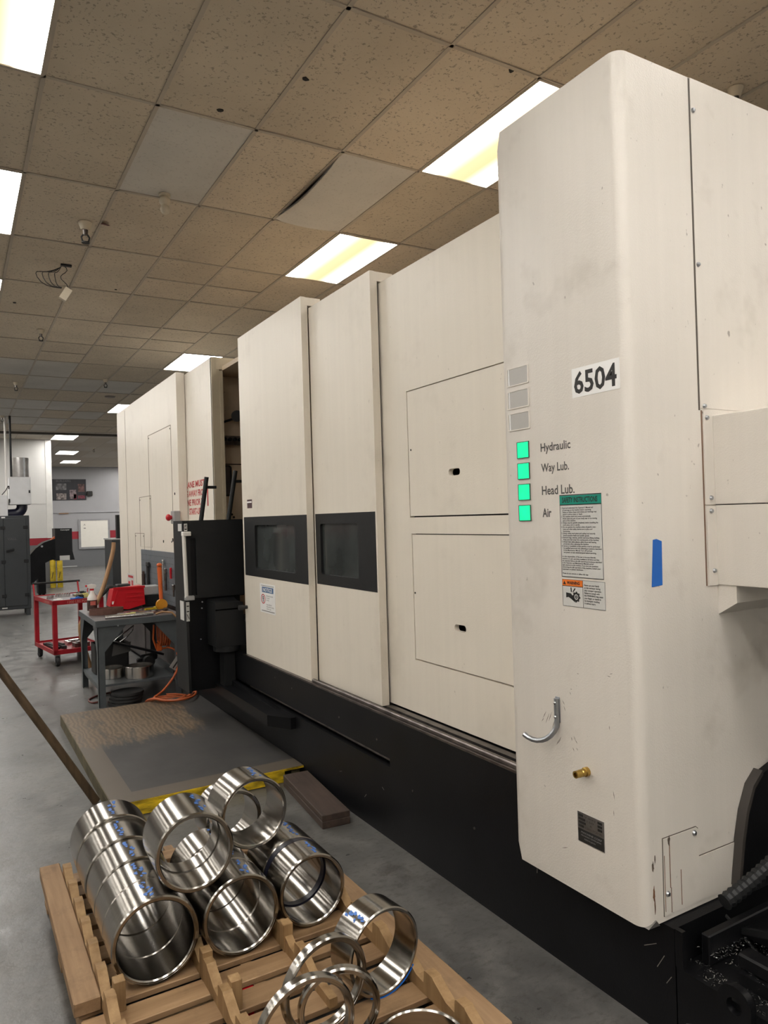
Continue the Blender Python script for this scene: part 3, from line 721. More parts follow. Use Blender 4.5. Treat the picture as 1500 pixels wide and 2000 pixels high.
# front of the column: number, windows, lamps, writing
num = O('number_plate', G().box(XF - .001, XF, 1.634, 1.844, 2.088, 2.188), DECAL_W, MC, smooth=False)
text('digits', '6504', INK, num, (XF - .001, 1.834, 2.098), RX, UZ, .188, .078, bold=.022)
for (z0, z1) in ((2.181, 2.251), (2.094, 2.164), (2.011, 2.079)):
    wf = O('indicator_window', G().plate(rrect(2.062, 2.186, z0, z1, .004), [rrect(2.068, 2.18, z0 + .004, z1 - .004, .004)], 'x', XF - .003, XF), PAINT_COL, MC)
    O('lens', G().box(XF - .0012, XF - .0004, 2.067, 2.181, z0 + .003, z1 - .003), LENS, wf, smooth=False)
    O('lens_edge', G().box(XF - .004, XF - .0015, 2.170, 2.1745, z0 + .004, z1 - .004), DECAL_W, wf, smooth=False)
for (z0, z1) in ((1.903, 1.965), (1.824, 1.885), (1.745, 1.806), (1.667, 1.727)):
    fr = O('indicator_lamp', G().plate(rect(2.072, 2.138, z0, z1), [rect(2.0745, 2.1355, z0 + .0025, z1 - .0025)], 'x', XF - .004, XF), mat('lamp_frame', (.05, .10, .075), .5), MC, smooth=False)
    O('lamp_lens', G().box(XF - .003, XF - .0005, 2.0745, 2.1355, z0 + .0025, z1 - .0025), GREEN, fr, smooth=False)
for (s, z, wd, h) in (('Hydraulic', 1.908, .150, .040), ('Way Lub.', 1.834, .140, .040), ('Head Lub.', 1.760, .163, .033), ('Air', 1.680, .046, .032)):
    text('lettering', s, INK_G, MC, (XF, 2.011, z), RX, UZ, wd, h, bold=.018)
# safety sheet
sf = O('safety_sign', G().box(XF - .0012, XF, 1.727, 1.922, 1.468, 1.757), SIGN_W, MC, smooth=False)
O('sign_header', G().box(XF - .0018, XF - .0012, 1.728, 1.921, 1.722, 1.753), TEAL, sf, smooth=False)
O('sign_border', G().plate(rect(1.7275, 1.9215, 1.4685, 1.7565), [rect(1.7290, 1.9200, 1.4705, 1.7535)], 'x', XF - .0017, XF - .0012).box(XF - .0019, XF - .0012, 1.728, 1.921, 1.7195, 1.7225), INK, sf, smooth=False)
text('sign_title', 'SAFETY INSTRUCTIONS', INK, sf, (XF - .0019, 1.908, 1.7285), RX, UZ, .164, .019, bold=.02)
LINES = ["1. Read and understand the Operator's Manual and", "    all warnings on the machine before operating.", "    Failure to follow these instructions and warnings may", "    result in serious injury or death.",
 "2. This machine starts and moves automatically.", "    Never place any part of your body near or on moving", "    parts of the machine.", "3. Always stop the spindle completely before touching the",
 "    work piece, tool or spindle.", "4. Do not operate this machine unless all guards, inter-", "    locks and other safety devices are in place and", "    functioning.",
 "5. Always clamp work piece and cutting tool securely.", "    Avoid excessive feeds and spindle speeds.", "6. Remove rings, watches, jewelry and loose fitting clothing.", "    Keep your hair away from moving parts of the machine.",
 "7. Always wear safety glasses, safety shoes and hearing", "    protection when operating this machine.", "8. Service or installation of the machine must be performed", "    by qualified personnel only, following procedures described",
 "    in the Maintenance Manual. Turn off and lock", "    out power at main electrical panel before servicing.", "", "It is the responsibility of the user to be sure that this",
 "machine is in safe operating condition at all times and that", "the operator follows the safe operating procedures described", "in the Operator and Maintenance Manuals and all", "signs attached to this machine. If you have any questions",
 "concerning the safe operation of this machine, contact your", "supervisor or contact distributor.", "", "Please do not remove or deface this sign."]
text('sign_print', "\n".join(LINES), INK, sf, (XF - .0012, 1.9165, 1.477), RX, UZ, .184, .236, bold=.016)
ws = O('warning_sign', G().box(XF - .0012, XF, 1.723, 1.921, 1.366, 1.461), SIGN_W, MC, smooth=False)
O('sign_border', G().plate(rect(1.7235, 1.9205, 1.3665, 1.4605), [rect(1.7245, 1.9195, 1.3675, 1.4595)], 'x', XF - .0017, XF - .0012).box(XF - .0017, XF - .0012, 1.8225, 1.8235, 1.367, 1.46).box(XF - .0019, XF - .0012, 1.823, 1.9205, 1.436, 1.438), INK, ws, smooth=False)
O('sign_header', G().box(XF - .0018, XF - .0012, 1.824, 1.9195, 1.438, 1.4592), ORANGE_PR, ws, smooth=False)
O('warning_triangle', G().prism([(1.9165, 1.4425), (1.9025, 1.4425), (1.9095, 1.4545)], 'x', XF - .0022, XF - .0018), INK, ws, smooth=False)
text('sign_title', 'WARNING', INK, ws, (XF - .0019, 1.897, 1.4435), RX, UZ, .06, .011, bold=.03)
pic = G()
pic.prism([(1.903, 1.414), (1.880, 1.412), (1.872, 1.404), (1.861, 1.382), (1.879, 1.393), (1.892, 1.399), (1.903, 1.396)], 'x', XF - .0019, XF - .0012)
pic.prism([(1.875, 1.417), (1.880, 1.417), (1.881, 1.433), (1.877, 1.433)], 'x', XF - .0019, XF - .0012)
pic.prism([(1.868, 1.417), (1.872, 1.417), (1.862, 1.431), (1.857, 1.430)], 'x', XF - .0019, XF - .0012)
gear = []
for k in range(32):
    rr = .019 if (k // 2) % 2 == 0 else .0155
    gear.append((1.855 + rr * math.cos(2 * PI * k / 32), 1.401 + rr * math.sin(2 * PI * k / 32)))
hole = [(1.855 + .0095 * math.cos(2 * PI * k / 16), 1.401 + .0095 * math.sin(2 * PI * k / 16)) for k in range(16)]
pic.plate(gear, [hole], 'x', XF - .0019, XF - .0012)
pic.plate([(1.855 + .006 * math.cos(2 * PI * k / 12), 1.401 + .006 * math.sin(2 * PI * k / 12)) for k in range(12)], [[(1.855 + .0025 * math.cos(2 * PI * k / 8), 1.401 + .0025 * math.sin(2 * PI * k / 8)) for k in range(8)]], 'x', XF - .0019, XF - .0012)
O('pictogram', pic, INK, ws, smooth=False)
text('sign_print', "Never put your hands\non the conveyor during\nchip conveyor operation.\nFailure to comply with\nthis WARNING may cause\nyour fingers or hands to\nbe entangled resulting\nin serious injury.", INK, ws, (XF - .0012, 1.817, 1.378), RX, UZ, .084, .070, bold=.016)
# nameplate
npl = O('nameplate', G().box(XF - .0015, XF, 1.762, 1.882, .552, .655), ZINC, MC, smooth=False)
O('nameplate_field', G().box(XF - .002, XF - .0015, 1.764, 1.880, .554, .598), INK, npl, smooth=False)
for (z, segs) in ((.640, ((1.877, 1.856), (1.790, 1.770))), (.628, ((1.877, 1.846), (1.790, 1.770))), (.616, ((1.877, 1.844), (1.790, 1.770))), (.604, ((1.877, 1.853),))):
    for a, b in segs: O('nameplate_print', G().box(XF - .0019, XF - .0015, b, a, z, z + .0085), INK, npl, smooth=False)
for (s, z, y, wd) in (('V-80N', .6405, 1.85, .05), ('150', .6285, 1.838, .03), ('8.', .6165, 1.825, .012), ('C20117G0185', .6045, 1.848, .078)):
    text('nameplate_letters', s, INK_G, npl, (XF - .0015, y, z), RX, UZ, wd, .007)
for (s, z, y, wd) in (('MACHINE CORP', .585, 1.866, .094), ('MACHINING CENTER JAPAN', .574, 1.866, .09), ('MADE IN JAPAN', .563, 1.852, .05)):
    text('nameplate_letters', s, GREY_BOX, npl, (XF - .002, y, z), RX, UZ, wd, .006)
# hook and fitting
hk = [(XF - .008, 1.962, 1.03), (XF - .008, 1.962, .96), (XF - .010, 1.963, .93)]
for t in range(1, 9):
    a = t * PI / 10
    hk.append((XF - .012 - .05 * t / 8, 1.962 + .048 * (1 - math.cos(a)) + .004 * t, .93 - .05 * math.sin(a) - .002 * t))
hook = O('coat_hook', G().tube(hk, .0095, 10), ZINC, MC)
O('hook_strap', G().box(XF - .004, XF, 1.951, 1.973, .945, 1.036, .001), ZINC, hook, smooth=False)
for z in (1.015, .965): O('screw', G().sphere((XF - .017, 1.962, z), .006, 8, (.6, 1, 1)), CHROME, hook)
bf = O('brass_fitting', G().lathe([(0, 0), (.016, 0), (.016, -.012), (.012, -.014), (.012, -.024), (.0135, -.026), (.012, -.030), (.0135, -.036), (.012, -.042), (.0125, -.056), (.007, -.056), (.006, -.04), (0, -.04)], (XF, 1.831, .805), 'x', 18, False), BRASS, MC)

SCUFF = mat('grey_scuff', (.22, .19, .165), .7, 0, .3, 60)
for k, (y, z, l, a) in enumerate(((2.035, .955, .035, -1.0), (2.02, .945, .045, -1.1), (2.005, .955, .04, -1.15), (2.045, .935, .02, -.9), (1.99, .93, .03, -1.2), (1.885, .905, .018, 1.1), (1.878, .895, .014, .9), (1.90, .90, .012, 1.3), (1.893, .865, .012, 1.0), (1.875, .87, .012, .8),
        (1.90, 1.06, .012, 1.0), (1.895, 1.075, .008, .3), (1.86, 1.135, .01, .2), (1.935, 1.02, .02, .9), (1.93, 1.0, .02, 1.2), (1.72, 1.15, .02, .1), (1.71, 1.16, .016, -.3), (1.725, .98, .014, 1.5), (1.715, .76, .03, 1.4), (1.718, .70, .02, 1.5), (1.96, .88, .03, -1.1), (1.97, .87, .025, -1.0), (1.84, .62, .05, .2), (1.95, .50, .04, -.4))):
    O('scuff_mark', G().prism([(y - l * math.cos(a) / 2 , z - l * math.sin(a) / 2), (y + .0012 * math.sin(a), z - .0012 * math.cos(a)), (y + l * math.cos(a) / 2, z + l * math.sin(a) / 2), (y - .0012 * math.sin(a), z + .0012 * math.cos(a))], 'x', XF - .0005, XF), SCUFF, MC, smooth=False)

# notice and sticker on the first door
nt_ = O('notice_sign', G().box(1.967, 1.97, 4.935, 5.232, 1.014, 1.228), DECAL_W, MC, smooth=False)
O('sign_header', G().box(1.9655, 1.967, 4.965, 5.185, 1.165, 1.205), BLUE_PR, nt_, smooth=False)
text('sign_title', 'NOTICE', DECAL_W, nt_, (1.9655, 5.165, 1.171), RX, UZ, .18, .028, bold=.03)
O('sign_rule', G().box(1.9655, 1.967, 4.955, 5.20, 1.213, 1.216), INK_G, nt_, smooth=False); O('sign_rule', G().box(1.9655, 1.967, 4.95, 5.20, 1.027, 1.031), INK_G, nt_, smooth=False)
circ = lambda cy, cz, a, b, n=20: [(cy + a * math.cos(2 * PI * k / n), cz + b * math.sin(2 * PI * k / n)) for k in range(n)]
O('prohibition_ring', G().plate(circ(5.168, 1.115, .042, .036), [circ(5.168, 1.115, .034, .029)], 'x', 1.9655, 1.967), INK_R, nt_, smooth=False)
O('pictogram', G().prism(circ(5.168, 1.130, .01, .006, 10), 'x', 1.9655, 1.967).prism([(5.185, 1.122), (5.15, 1.122), (5.163, 1.114), (5.164, 1.092), (5.172, 1.092), (5.173, 1.114)], 'x', 1.9655, 1.967), INK, nt_, smooth=False)
text('sign_print', "Authorized personnel\nonly inside\nthis door.\n\nKeep hands clear\nwhile machine is moving\nand door open.", INK_G, nt_, (1.967, 5.105, 1.038), RX, UZ, .145, .11)
stk = O('sticker', G().box(1.9685, 1.97, 5.357, 5.46, 1.795, 1.862), mat('maroon_sticker', (.07, .03, .035), .5), MC, smooth=False)
O('sticker_stripe', G().box(1.9678, 1.9685, 5.36, 5.457, 1.836, 1.848), DECAL_W, stk, smooth=False)

# ------------------------------------------------------------------ near end of the base, chip trough and conveyor
O('base', G().box(XB, 3.6, .35, 1.56, 0, .248).box(2.02, 3.6, .35, 1.40, .248, .285), BLACK, MC, smooth=False)
O('trough_block', G().box(2.04, 2.10, 1.12, 1.42, .285, .33, .006), BLACK, MC, smooth=False)
O('trough_wall', G().box(2.02, 3.5, 1.50, 1.53, .25, .345, .004), BLACK, MC, smooth=False)
O('trough_wall', G().box(XB, 1.955, 1.535, 1.563, .248, .366), BLACK, MC, smooth=False)
lug = O('lifting_lug', G().plate([(1.30, .14), (1.395, .14), (1.40, .262)] + [(1.345 + .052 * math.cos(t * PI / 8), .265 + .045 * math.sin(t * PI / 8)) for t in range(1, 8)] + [(1.292, .262)], [circ(1.345, .252, .024, .024, 16)], 'x', 1.912, 1.937), BLACK, MC)
O('conveyor', G().prism([(1.60, .29), (1.36, .36), (.60, .36), (.60, .29)], 'x', 2.20, 3.3).prism([(1.40, .36), (1.0, .60), (.5, .9), (.5, .36)], 'x', 2.36, 3.3), BLACK, MC, smooth=False)
O('conveyor_rib', G().obox((2.19, 1.42, .335), (0, -.24, .07), (1, 0, 0), (0, .07, .24), .26, .012, .02).box(2.12, 2.14, 1.02, 1.28, .285, .335), BLACK2, MC, smooth=False)
O('ramp_edge', G().tube([(2.2, 1.65, 0.327), (2.2, 1.571, 0.33), (2.2, 1.439, 0.246)], .006, 6), BLACK2, MC)
fe = [(2.30, .40), (2.305, .44), (2.325, .54), (2.35, .63), (2.39, .71), (2.44, .75), (2.55, .78), (3.3, .78), (3.3, .40)]
O('fender', G().prism(fe, 'y', 1.575, 1.602), BLACK, MC)
O('fender_rim', G().prism([(2.283, .395), (2.29, .44), (2.31, .545), (2.337, .64), (2.38, .722), (2.435, .765), (2.44, .75), (2.39, .71), (2.35, .63), (2.325, .54), (2.305, .44), (2.30, .395)], 'y', 1.570, 1.604), mat('fender_rim', (.05, .044, .04), .5), MC)
hp = []
for t in range(60):
    u = t / 59; hp.append((2.06 + .6 * u, 1.47 - .10 * u, .455 + .20 * u + .14 * u * u))
O('conduit_hose', G().tube(hp, [.021 if t % 2 else .026 for t in range(60)], 10), BLACK2, MC)
g = G()
for k in range(760):
    if k < 380: x, y, z = random.uniform(2.0, 2.35), random.gauss(1.50, .03), .288 if True else 0
    elif k < 620: x, y, z = random.uniform(1.96, 2.2), random.uniform(1.28, 1.5), .287
    else: x, y, z = random.uniform(1.945, 2.015), random.uniform(1.1, 1.5), .250
    y = min(y, 1.555)
    if x < 2.02: z = .250
    a = random.uniform(0, PI); l = random.uniform(.003, .010)
    g.obox((x, y, z + .0015), (math.cos(a), math.sin(a), random.uniform(-.4, .4)), (-math.sin(a), math.cos(a), 0), (0, 0, 1), l, .0016, .0012)
ch = O('metal_chips', g, CHROME, None, smooth=False); ch['kind'] = 'stuff'
tag(ch, 'scattered bright metal chips in the black trough at lower right', 'metal chips')
# pale scratches in the base paint
for (y, z, ly, lz) in ((1.62, .235, .03, -.05), (1.66, .27, .05, -.03), (1.59, .19, .02, -.03), (3.9, .2, .03, -.01), (3.6, .15, .02, -.02), (1.50, .10, .06, -.03), (1.42, .06, .05, -.03), (2.2, .3, .003, -.03), (3.4, .25, .02, .01)):
    O('scratch', G().obox((XB - .0004, y, z), (1, 0, 0), (0, ly, lz), (0, -lz, ly), .0008, math.hypot(ly, lz), .0022), mat('bare_scratch', (.22, .2, .18), .6), MC, smooth=False)

# ------------------------------------------------------------------ operator console
CN = E_('operator_console', 'black operator console on a post in front of the open door', 'control console', (1.85, 5.95, 0))
body = O('console_body', G().prism([(1.605, 1.075), (2.085, 1.075), (2.08, 1.714), (1.605, 1.714)], 'y', 5.92, 6.20).box(1.60, 2.05, 5.93, 6.18, .98, 1.08), BLACK, CN, smooth=False)
O('front_panel', G().plate(rect(1.607, 2.08, 1.085, 1.712), [rect(1.635, 1.68, 1.11, 1.57)], 'y', 5.895, 5.92), BLACK2, CN, smooth=False)
O('side_plate', G().prism([(6.21, 1.714), (5.93, 1.714), (5.90, 1.08), (5.86, .33), (6.21, .33)], 'x', 1.585, 1.605), BLACK2, CN, smooth=False)
O('console_leg', G().box(1.605, 1.90, 5.94, 6.18, .33, .99), BLACK, CN, smooth=False)
hb = O('handle_bar', G().cyl((1.585, 5.86, 1.10), (1.575, 5.86, 1.60), .016, n=12), WHITE, CN)
O('handle_clamp', G().box(1.565, 1.63, 5.84, 5.90, 1.59, 1.625, .004), WHITE, hb, smooth=False); O('handle_clamp', G().box(1.575, 1.645, 5.84, 5.90, 1.075, 1.11, .004), GREY_BOX, hb, smooth=False)
for (z0, z1, s) in ((1.63, 1.69, 'B'), (.905, 1.06, 'ZH')):
    l = O('axis_label', G().box(1.583, 1.585, 5.95, 6.06, z0, z1), SIGN_W, CN, smooth=False)
    l2 = O('axis_label', G().box(1.586, 1.612, 5.885, 5.888, z0, z1), SIGN_W, CN, smooth=False)
    text('axis_letter', s, INK, l2, (1.609, 5.885, z0 + .01), (0, 0, 1), (-1, 0, 0), (z1 - z0) * .75, .02)
hs = O('arm_housing', G().prism([(1.765, .70), (2.062, .70), (2.065, .80), (2.0, .90), (1.995, 1.045), (1.765, 1.055)], 'y', 5.70, 5.93), BLACK2, CN, smooth=False)
O('housing_top', G().prism([(5.70, 1.0), (5.93, 1.075), (5.93, 1.04), (5.70, .99)], 'x', 1.766, 1.994), BLACK2, hs, smooth=False)
for (x, z) in ((1.72, 1.05), (1.715, 1.0), (1.95, 1.05), (1.70, .75)): O('bolt', G().cyl((x, 5.89, z), (x, 5.90, z), .006, n=8), ZINC, CN)
O('arm_flange', G().cyl((1.885, 5.80, .655), (1.885, 5.80, .70), .11, n=24), BLACK2, CN)
O('post', G().box(1.84, 1.93, 5.74, 5.86, .36, .66), BLACK2, CN, smooth=False)
O('post_arm', G().prism([(1.82, 6.10), (1.935, 6.10), (1.935, 4.55), (1.90, 4.55), (1.80, 4.72)], 'z', .30, .375), BLACK, CN, smooth=False)
O('post_arm_brace', G().prism([(6.1, .375), (4.8, .375), (6.1, .43)], 'x', 1.90, 1.932), BLACK, CN, smooth=False)
for (p0, p1, s1) in (((1.775, 6.06, 1.70), (1.835, 6.06, 2.075), (1.915, 6.06, 1.99)), ((2.012, 6.06, 1.70), (2.088, 6.06, 2.13), (2.18, 6.06, 2.04))):
    k = O('grab_rail', G().cyl(p0, p1, .019, n=12), BLACK2, CN)
    O('rail_stub', G().cyl((p1[0] - .02, 6.06, s1[2]), s1, .013, n=10), BLACK2, k)

# ================================================================== PALLET
ZD = 0.145
PL = E_('wooden_pallet', 'wooden pallet with notched chock rails carrying steel rings', 'pallet', (.86, 2.6, 0))
def shared(name, me, parent, loc, m=None, rz=0):
    o = bpy.data.objects.new(name, me); COL.objects.link(o); o.parent = parent; o.location = Vector(loc) - ORG[parent.name]; o.rotation_euler.z = rz; return o
o = O('deck_board', G().box(-.555, .555, -.048, .048, -.022, 0, .003), WOOD_X, PL, local=True, smooth=False)
dbm = o.data; bpy.data.objects.remove(o)
y = 1.52
k = 0
while y < 3.62:
    shared('deck_board', dbm, PL, (.86 + random.uniform(-.006, .006), y, ZD), rz=random.uniform(-.008, .008)); y += .133; k += 1
for x in (.335, .86, 1.385): O('stringer', G().box(x - .02, x + .02, 1.46, 3.66, .022, ZD - .023), WOOD_Y, PL, smooth=False)
o = O('bottom_board', G().box(-.55, .55, -.05, .05, 0, .021), WOOD_X, PL, local=True, smooth=False); bbm = o.data; bpy.data.objects.remove(o)
for y in (1.52, 2.05, 2.58, 3.11, 3.6): shared('bottom_board', bbm, PL, (.86, y, 0))
O('side_timber', G().box(.288, .370, 2.515, 3.60, ZD, ZD + .048, .004), WOOD_Y, PL, smooth=False)
O('side_board', G().box(1.322, 1.425, 1.75, 3.56, ZD, ZD + .012, .003), WOOD_Y, PL, smooth=False)
def rail(x, y0, y1, wd=.030, tip=.224):
    P = [(y1, ZD), (y1, ZD + .03)]
    y = y1
    while y > y0 + .17:
        P += [(y - .02, ZD + .036), (y - .024, tip - .004), (y - .03, tip), (y - .072, tip), (y - .078, tip - .006), (y - .145, ZD + .04)]
        y -= .17
    P += [(y, ZD + .035), (y0, ZD + .03), (y0, ZD)]
    rl = O('chock_rail', G().prism(P, 'x', x - wd / 2, x + wd / 2), WOOD_CHOCK, PL, smooth=False)
rail(.388, 1.75, 3.53, .032); rail(.706, 1.97, 3.02, .032); rail(1.003, 2.12, 3.10, .028); rail(1.297, 1.70, 3.40, .034)
for (x, y) in ((.706, 2.505), (.42, 2.50), (1.003, 2.51), (.738, 2.30)):
    O('chock_block', G().box(x - .018, x + .018, y - .03, y + .012, ZD, ZD + .098, .002), WOOD_CHOCK, PL, smooth=False)
tag(O('red_scrap', G().box(.80, .838, 2.40, 2.43, .0215, .12), RED_BIN), 'small red scrap showing between the pallet boards', 'scrap')

# rings
def scribble(R_, ylo, yhi, phi, seed, n=5):
    rn = random.Random(seed); g = G()
    def P(a, y_, r): return (r * math.sin(a), y_, r * math.cos(a))
    for s in range(n):
        a0 = phi + rn.uniform(-.11, .11); yy0 = ylo + (yhi - ylo) * (s + .1) / n
        pts = [(a0 + rn.uniform(-.05, .05), yy0 + (yhi - ylo) / n * .8 * t / 5 + rn.uniform(-.003, .003)) for t in range(6)]
        for (a, y1), (b, y2) in zip(pts, pts[1:]):
            d = Vector((b - a, (y2 - y1) / R_)); d.normalize(); nx, ny = -d.y * .0046 / R_, d.x * .0046
            r = R_ + .0006
            g.quad(P(a - nx, y1 - ny, r), P(a + nx, y1 + ny, r), P(b + nx, y2 + ny, r), P(b - nx, y2 - ny, r))
    return g
def ring(label, x, y0, ln, R_, zc, yaw=0.0, pitch=0.0, wall=.13, step=True, mark=.25, seed=1, group='steel rings on the pallet', band=None, lip=None):
    r = R_ * (1 - wall); c = .004
    prof = [(r + c, 0), (r + (R_ - r) * .45, 0), (r + (R_ - r) * .5, -.0015 if step else 0), (R_ - c, -.0015 if step else 0), (R_, c), (R_, ln - c), (R_ - c, ln), (r + c, ln), (r, ln - c)]
    if lip: prof += [(r, ln * .62), (r + .004, ln * .6), (r + .004, ln * .45), (r, ln * .43)]
    prof += [(r, c)]
    o = O('steel_ring', G().lathe(prof, ax='y', n=72), STEEL, None, local=True)
    o.location = (x, y0, zc); o.rotation_euler = (pitch, 0, yaw)
    tag(o, label, 'ring', group)
    if mark is not None:
        O('blue_writing', scribble(R_, ln * .12, ln * .88, mark, seed, 8), MARKER, o, local=True, smooth=False)
    if band:
        a0, a1, m = band; g = G(); nn = 14
        for k in range(nn):
            t0, t1 = a0 + (a1 - a0) * k / nn, a0 + (a1 - a0) * (k + 1) / nn; rr = R_ + .0012
            g.quad((rr * math.sin(t0), -.002, rr * math.cos(t0)), (rr * math.sin(t1), -.002, rr * math.cos(t1)), (rr * math.sin(t1), ln * .5, rr * math.cos(t1)), (rr * math.sin(t0), ln * .5, rr * math.cos(t0)))
        O('tape_band', g, m, o, local=True)
    return o
names = ['front steel ring of the left row on the pallet', 'second steel ring from the front in the left row', 'middle steel ring of the left row',
         'fourth steel ring from the front in the left row', 'rearmost steel ring of the left row, toward the platform']
ys = [2.546, 2.700, 2.868, 3.062, 3.272, 3.478]; rs = [.147, .147, .151, .155, .162]; dx = [0, 0, .003, .002, .008]
for k in range(5): ring(names[k], .554 + dx[k], ys[k], ys[k + 1] - ys[k] - (.001 if k == 0 else .004), rs[k], ZD + rs[k] + .001, wall=.125, mark=-.06 + .02 * k, seed=10 + k)
ys = [2.547, 2.700, 2.866, 3.03]
for k, s in enumerate(('front steel ring of the middle row, open end facing the camera', 'second steel ring of the middle row, under the stacked rings', 'rear steel ring of the middle row, seen through the stacked ring')):
    ring(s, .855, ys[k], ys[k + 1] - ys[k] - .002, .142, ZD + .143, wall=.125, mark=.22, seed=30 + k)
ring('front steel ring of the right row, nearest the black machine base', 1.147, 2.576, .145, .136, ZD + .137, 0, wall=.12, mark=.18, seed=41)
tag(O('spacer_band', G().lathe([(.135, 2.7225), (.135, 2.752), (.115, 2.752), (.115, 2.7225)], (1.147, 0, ZD + .137), 'y', 60), NAVY), 'dark blue band between the two rings of the right row', 'band')
ring('rear steel ring of the right row, behind the dark blue band', 1.147, 2.754, .19, .136, ZD + .137, wall=.12, mark=.2, seed=42)
ring('stacked steel ring resting between the left and middle rows', .701, 2.573, .225, .138, .541, -.03, wall=.13, mark=.3, seed=51, lip=True)
ring('topmost stacked steel ring resting between the middle and right rows', 1.004, 2.80, .165, .140, .534, .05, wall=.12, mark=.2, seed=52)
ring('steel ring seen through the topmost stacked ring', 1.0, 3.045, .15, .125, .425, .05, wall=.14, mark=.2, seed=53)
ring('single steel ring with blue tape standing at the right side of the pallet', 1.173, 2.076, .115, .140, ZD + .1415, .118, wall=.10, step=False, mark=-.55, seed=61, band=(2.2, 3.6, BLUE_TAPE))
ring('thin steel ring leaning against the taped ring', .935, 2.018, .028, .146, ZD + .146, .10, .05, wall=.14, mark=None)
ring('front left thin steel ring, cut off by the bottom edge', .803, 1.868, .028, .148, ZD + .148, 0, .04, wall=.13, mark=None)
ring('small thin steel ring behind the front left thin ring', .934, 1.932, .026, .122, ZD + .124, -.28, .05, wall=.15, mark=None)
rl = ring('steel ring lying flat at the bottom edge of the photo', 1.105, 1.765, .075, .132, ZD + .0, wall=.09, mark=None)
rl.rotation_euler = (PI / 2, 0, 0)

# ================================================================== PLATFORM, BLOCK, POLE
PF = E_('work_platform', 'low plywood platform with worn dark paint and yellow front edge', 'platform', (1.339, 5.63, 0))
O('deck_sheet', G().box(.742, 1.934, 4.44, 6.82, .072, .09, .002), PLAT, PF, smooth=False)
O('front_edge', G().box(.742, 1.80, 4.436, 4.46, .005, .0725).box(.742, 1.934, 4.4365, 4.44, .074, .088), YELLOW_EDGE, PF, smooth=False)
O('side_edge', G().box(.738, .760, 4.44, 6.82, 0, .072).box(.7385, .742, 4.44, 6.82, .074, .088), OLIVE, PF, smooth=False)
O('bearer', G().box(1.3, 1.36, 4.47, 6.78, 0, .072), OLIVE, PF, smooth=False); O('bearer', G().box(1.86, 1.92, 4.47, 6.78, 0, .072), OLIVE, PF, smooth=False)
o = O('timber_block', G().box(-.082, .082, -.365, .365, 0, .04, .003).box(-.082, .082, -.365, .365, .0405, .075, .003), WOOD_DARK, None, local=True, smooth=False)
o.location = (1.812, 4.01, 0); o.rotation_euler.z = -.10
tag(o, 'dark oily timber block on the floor against the machine base', 'timber block')
tag(O('wooden_pole', G().tube([(.706, 4.79, .012), (.46, 4.735, .45), (.20, 4.684, .90), (-.14, 4.612, 1.5)], [.026, .024, .023, .022], 12), WOOD_POLE), 'dark wooden pole leaning at left, foot beside the platform corner', 'pole')

# ================================================================== WORKBENCH
TB = E_('workbench', 'grey steel workbench with gussets beside the console', 'workbench', (1.5, 7.7, 0))
tx0, tx1, ty0, ty1, tz = 1.105, 1.90, 7.22, 8.30, .81
O('table_top', G().box(tx0, tx1, ty0, ty1, tz - .006, tz, .002), GREY_TOP, TB, smooth=False)
O('top_edge', G().box(tx0, tx1, ty0 - .004, ty0 + .01, tz - .062, tz - .001, .003).box(tx0 - .004, tx0 + .01, ty0, ty1, tz - .062, tz - .001, .003).box(tx0, tx1, ty1 - .01, ty1, tz - .06, tz - .002).box(tx1 - .01, tx1, ty0, ty1, tz - .06, tz - .002), GREY_TABLE, TB, smooth=False)
for (x, y, sx, sy) in ((tx0 + .012, ty0 + .012, 1, 1), (tx1 - .012, ty0 + .012, -1, 1), (tx0 + .012, ty1 - .012, 1, -1), (tx1 - .012, ty1 - .012, -1, -1)):
    O('leg', G().box(min(x, x + sx * .062), max(x, x + sx * .062), min(y, y + sy * .006), max(y, y + sy * .006), 0, tz - .06).box(min(x, x + sx * .006), max(x, x + sx * .006), min(y, y + sy * .062), max(y, y + sy * .062), 0, tz - .06), GREY_TABLE, TB, smooth=False)
    O('gusset', G().prism([(x + sx * .06, tz - .06), (x + sx * .26, tz - .06), (x + sx * .06, tz - .30)], 'y', y, y + sy * .005), GREY_TABLE, TB, smooth=False)
    O('gusset', G().prism([(y + sy * .06, tz - .06), (y + sy * .26, tz - .06), (y + sy * .06, tz - .30)], 'x', x, x + sx * .005), GREY_TABLE, TB, smooth=False)
O('shelf', G().box(tx0 + .02, tx1 - .02, ty0 + .08, ty1 - .03, .175, .195).box(tx0 + .03, tx0 + .04, ty0 + .05, ty1 - .03, .14, .2).box(tx1 - .06, tx1 - .05, ty0 + .2, ty1 - .03, .195, .27), GREY_TABLE, TB, smooth=False)
O('table_bolt', G().cyl((1.3, ty0 - .008, .75), (1.3, ty0, .75), .008, n=8), ZINC, TB)
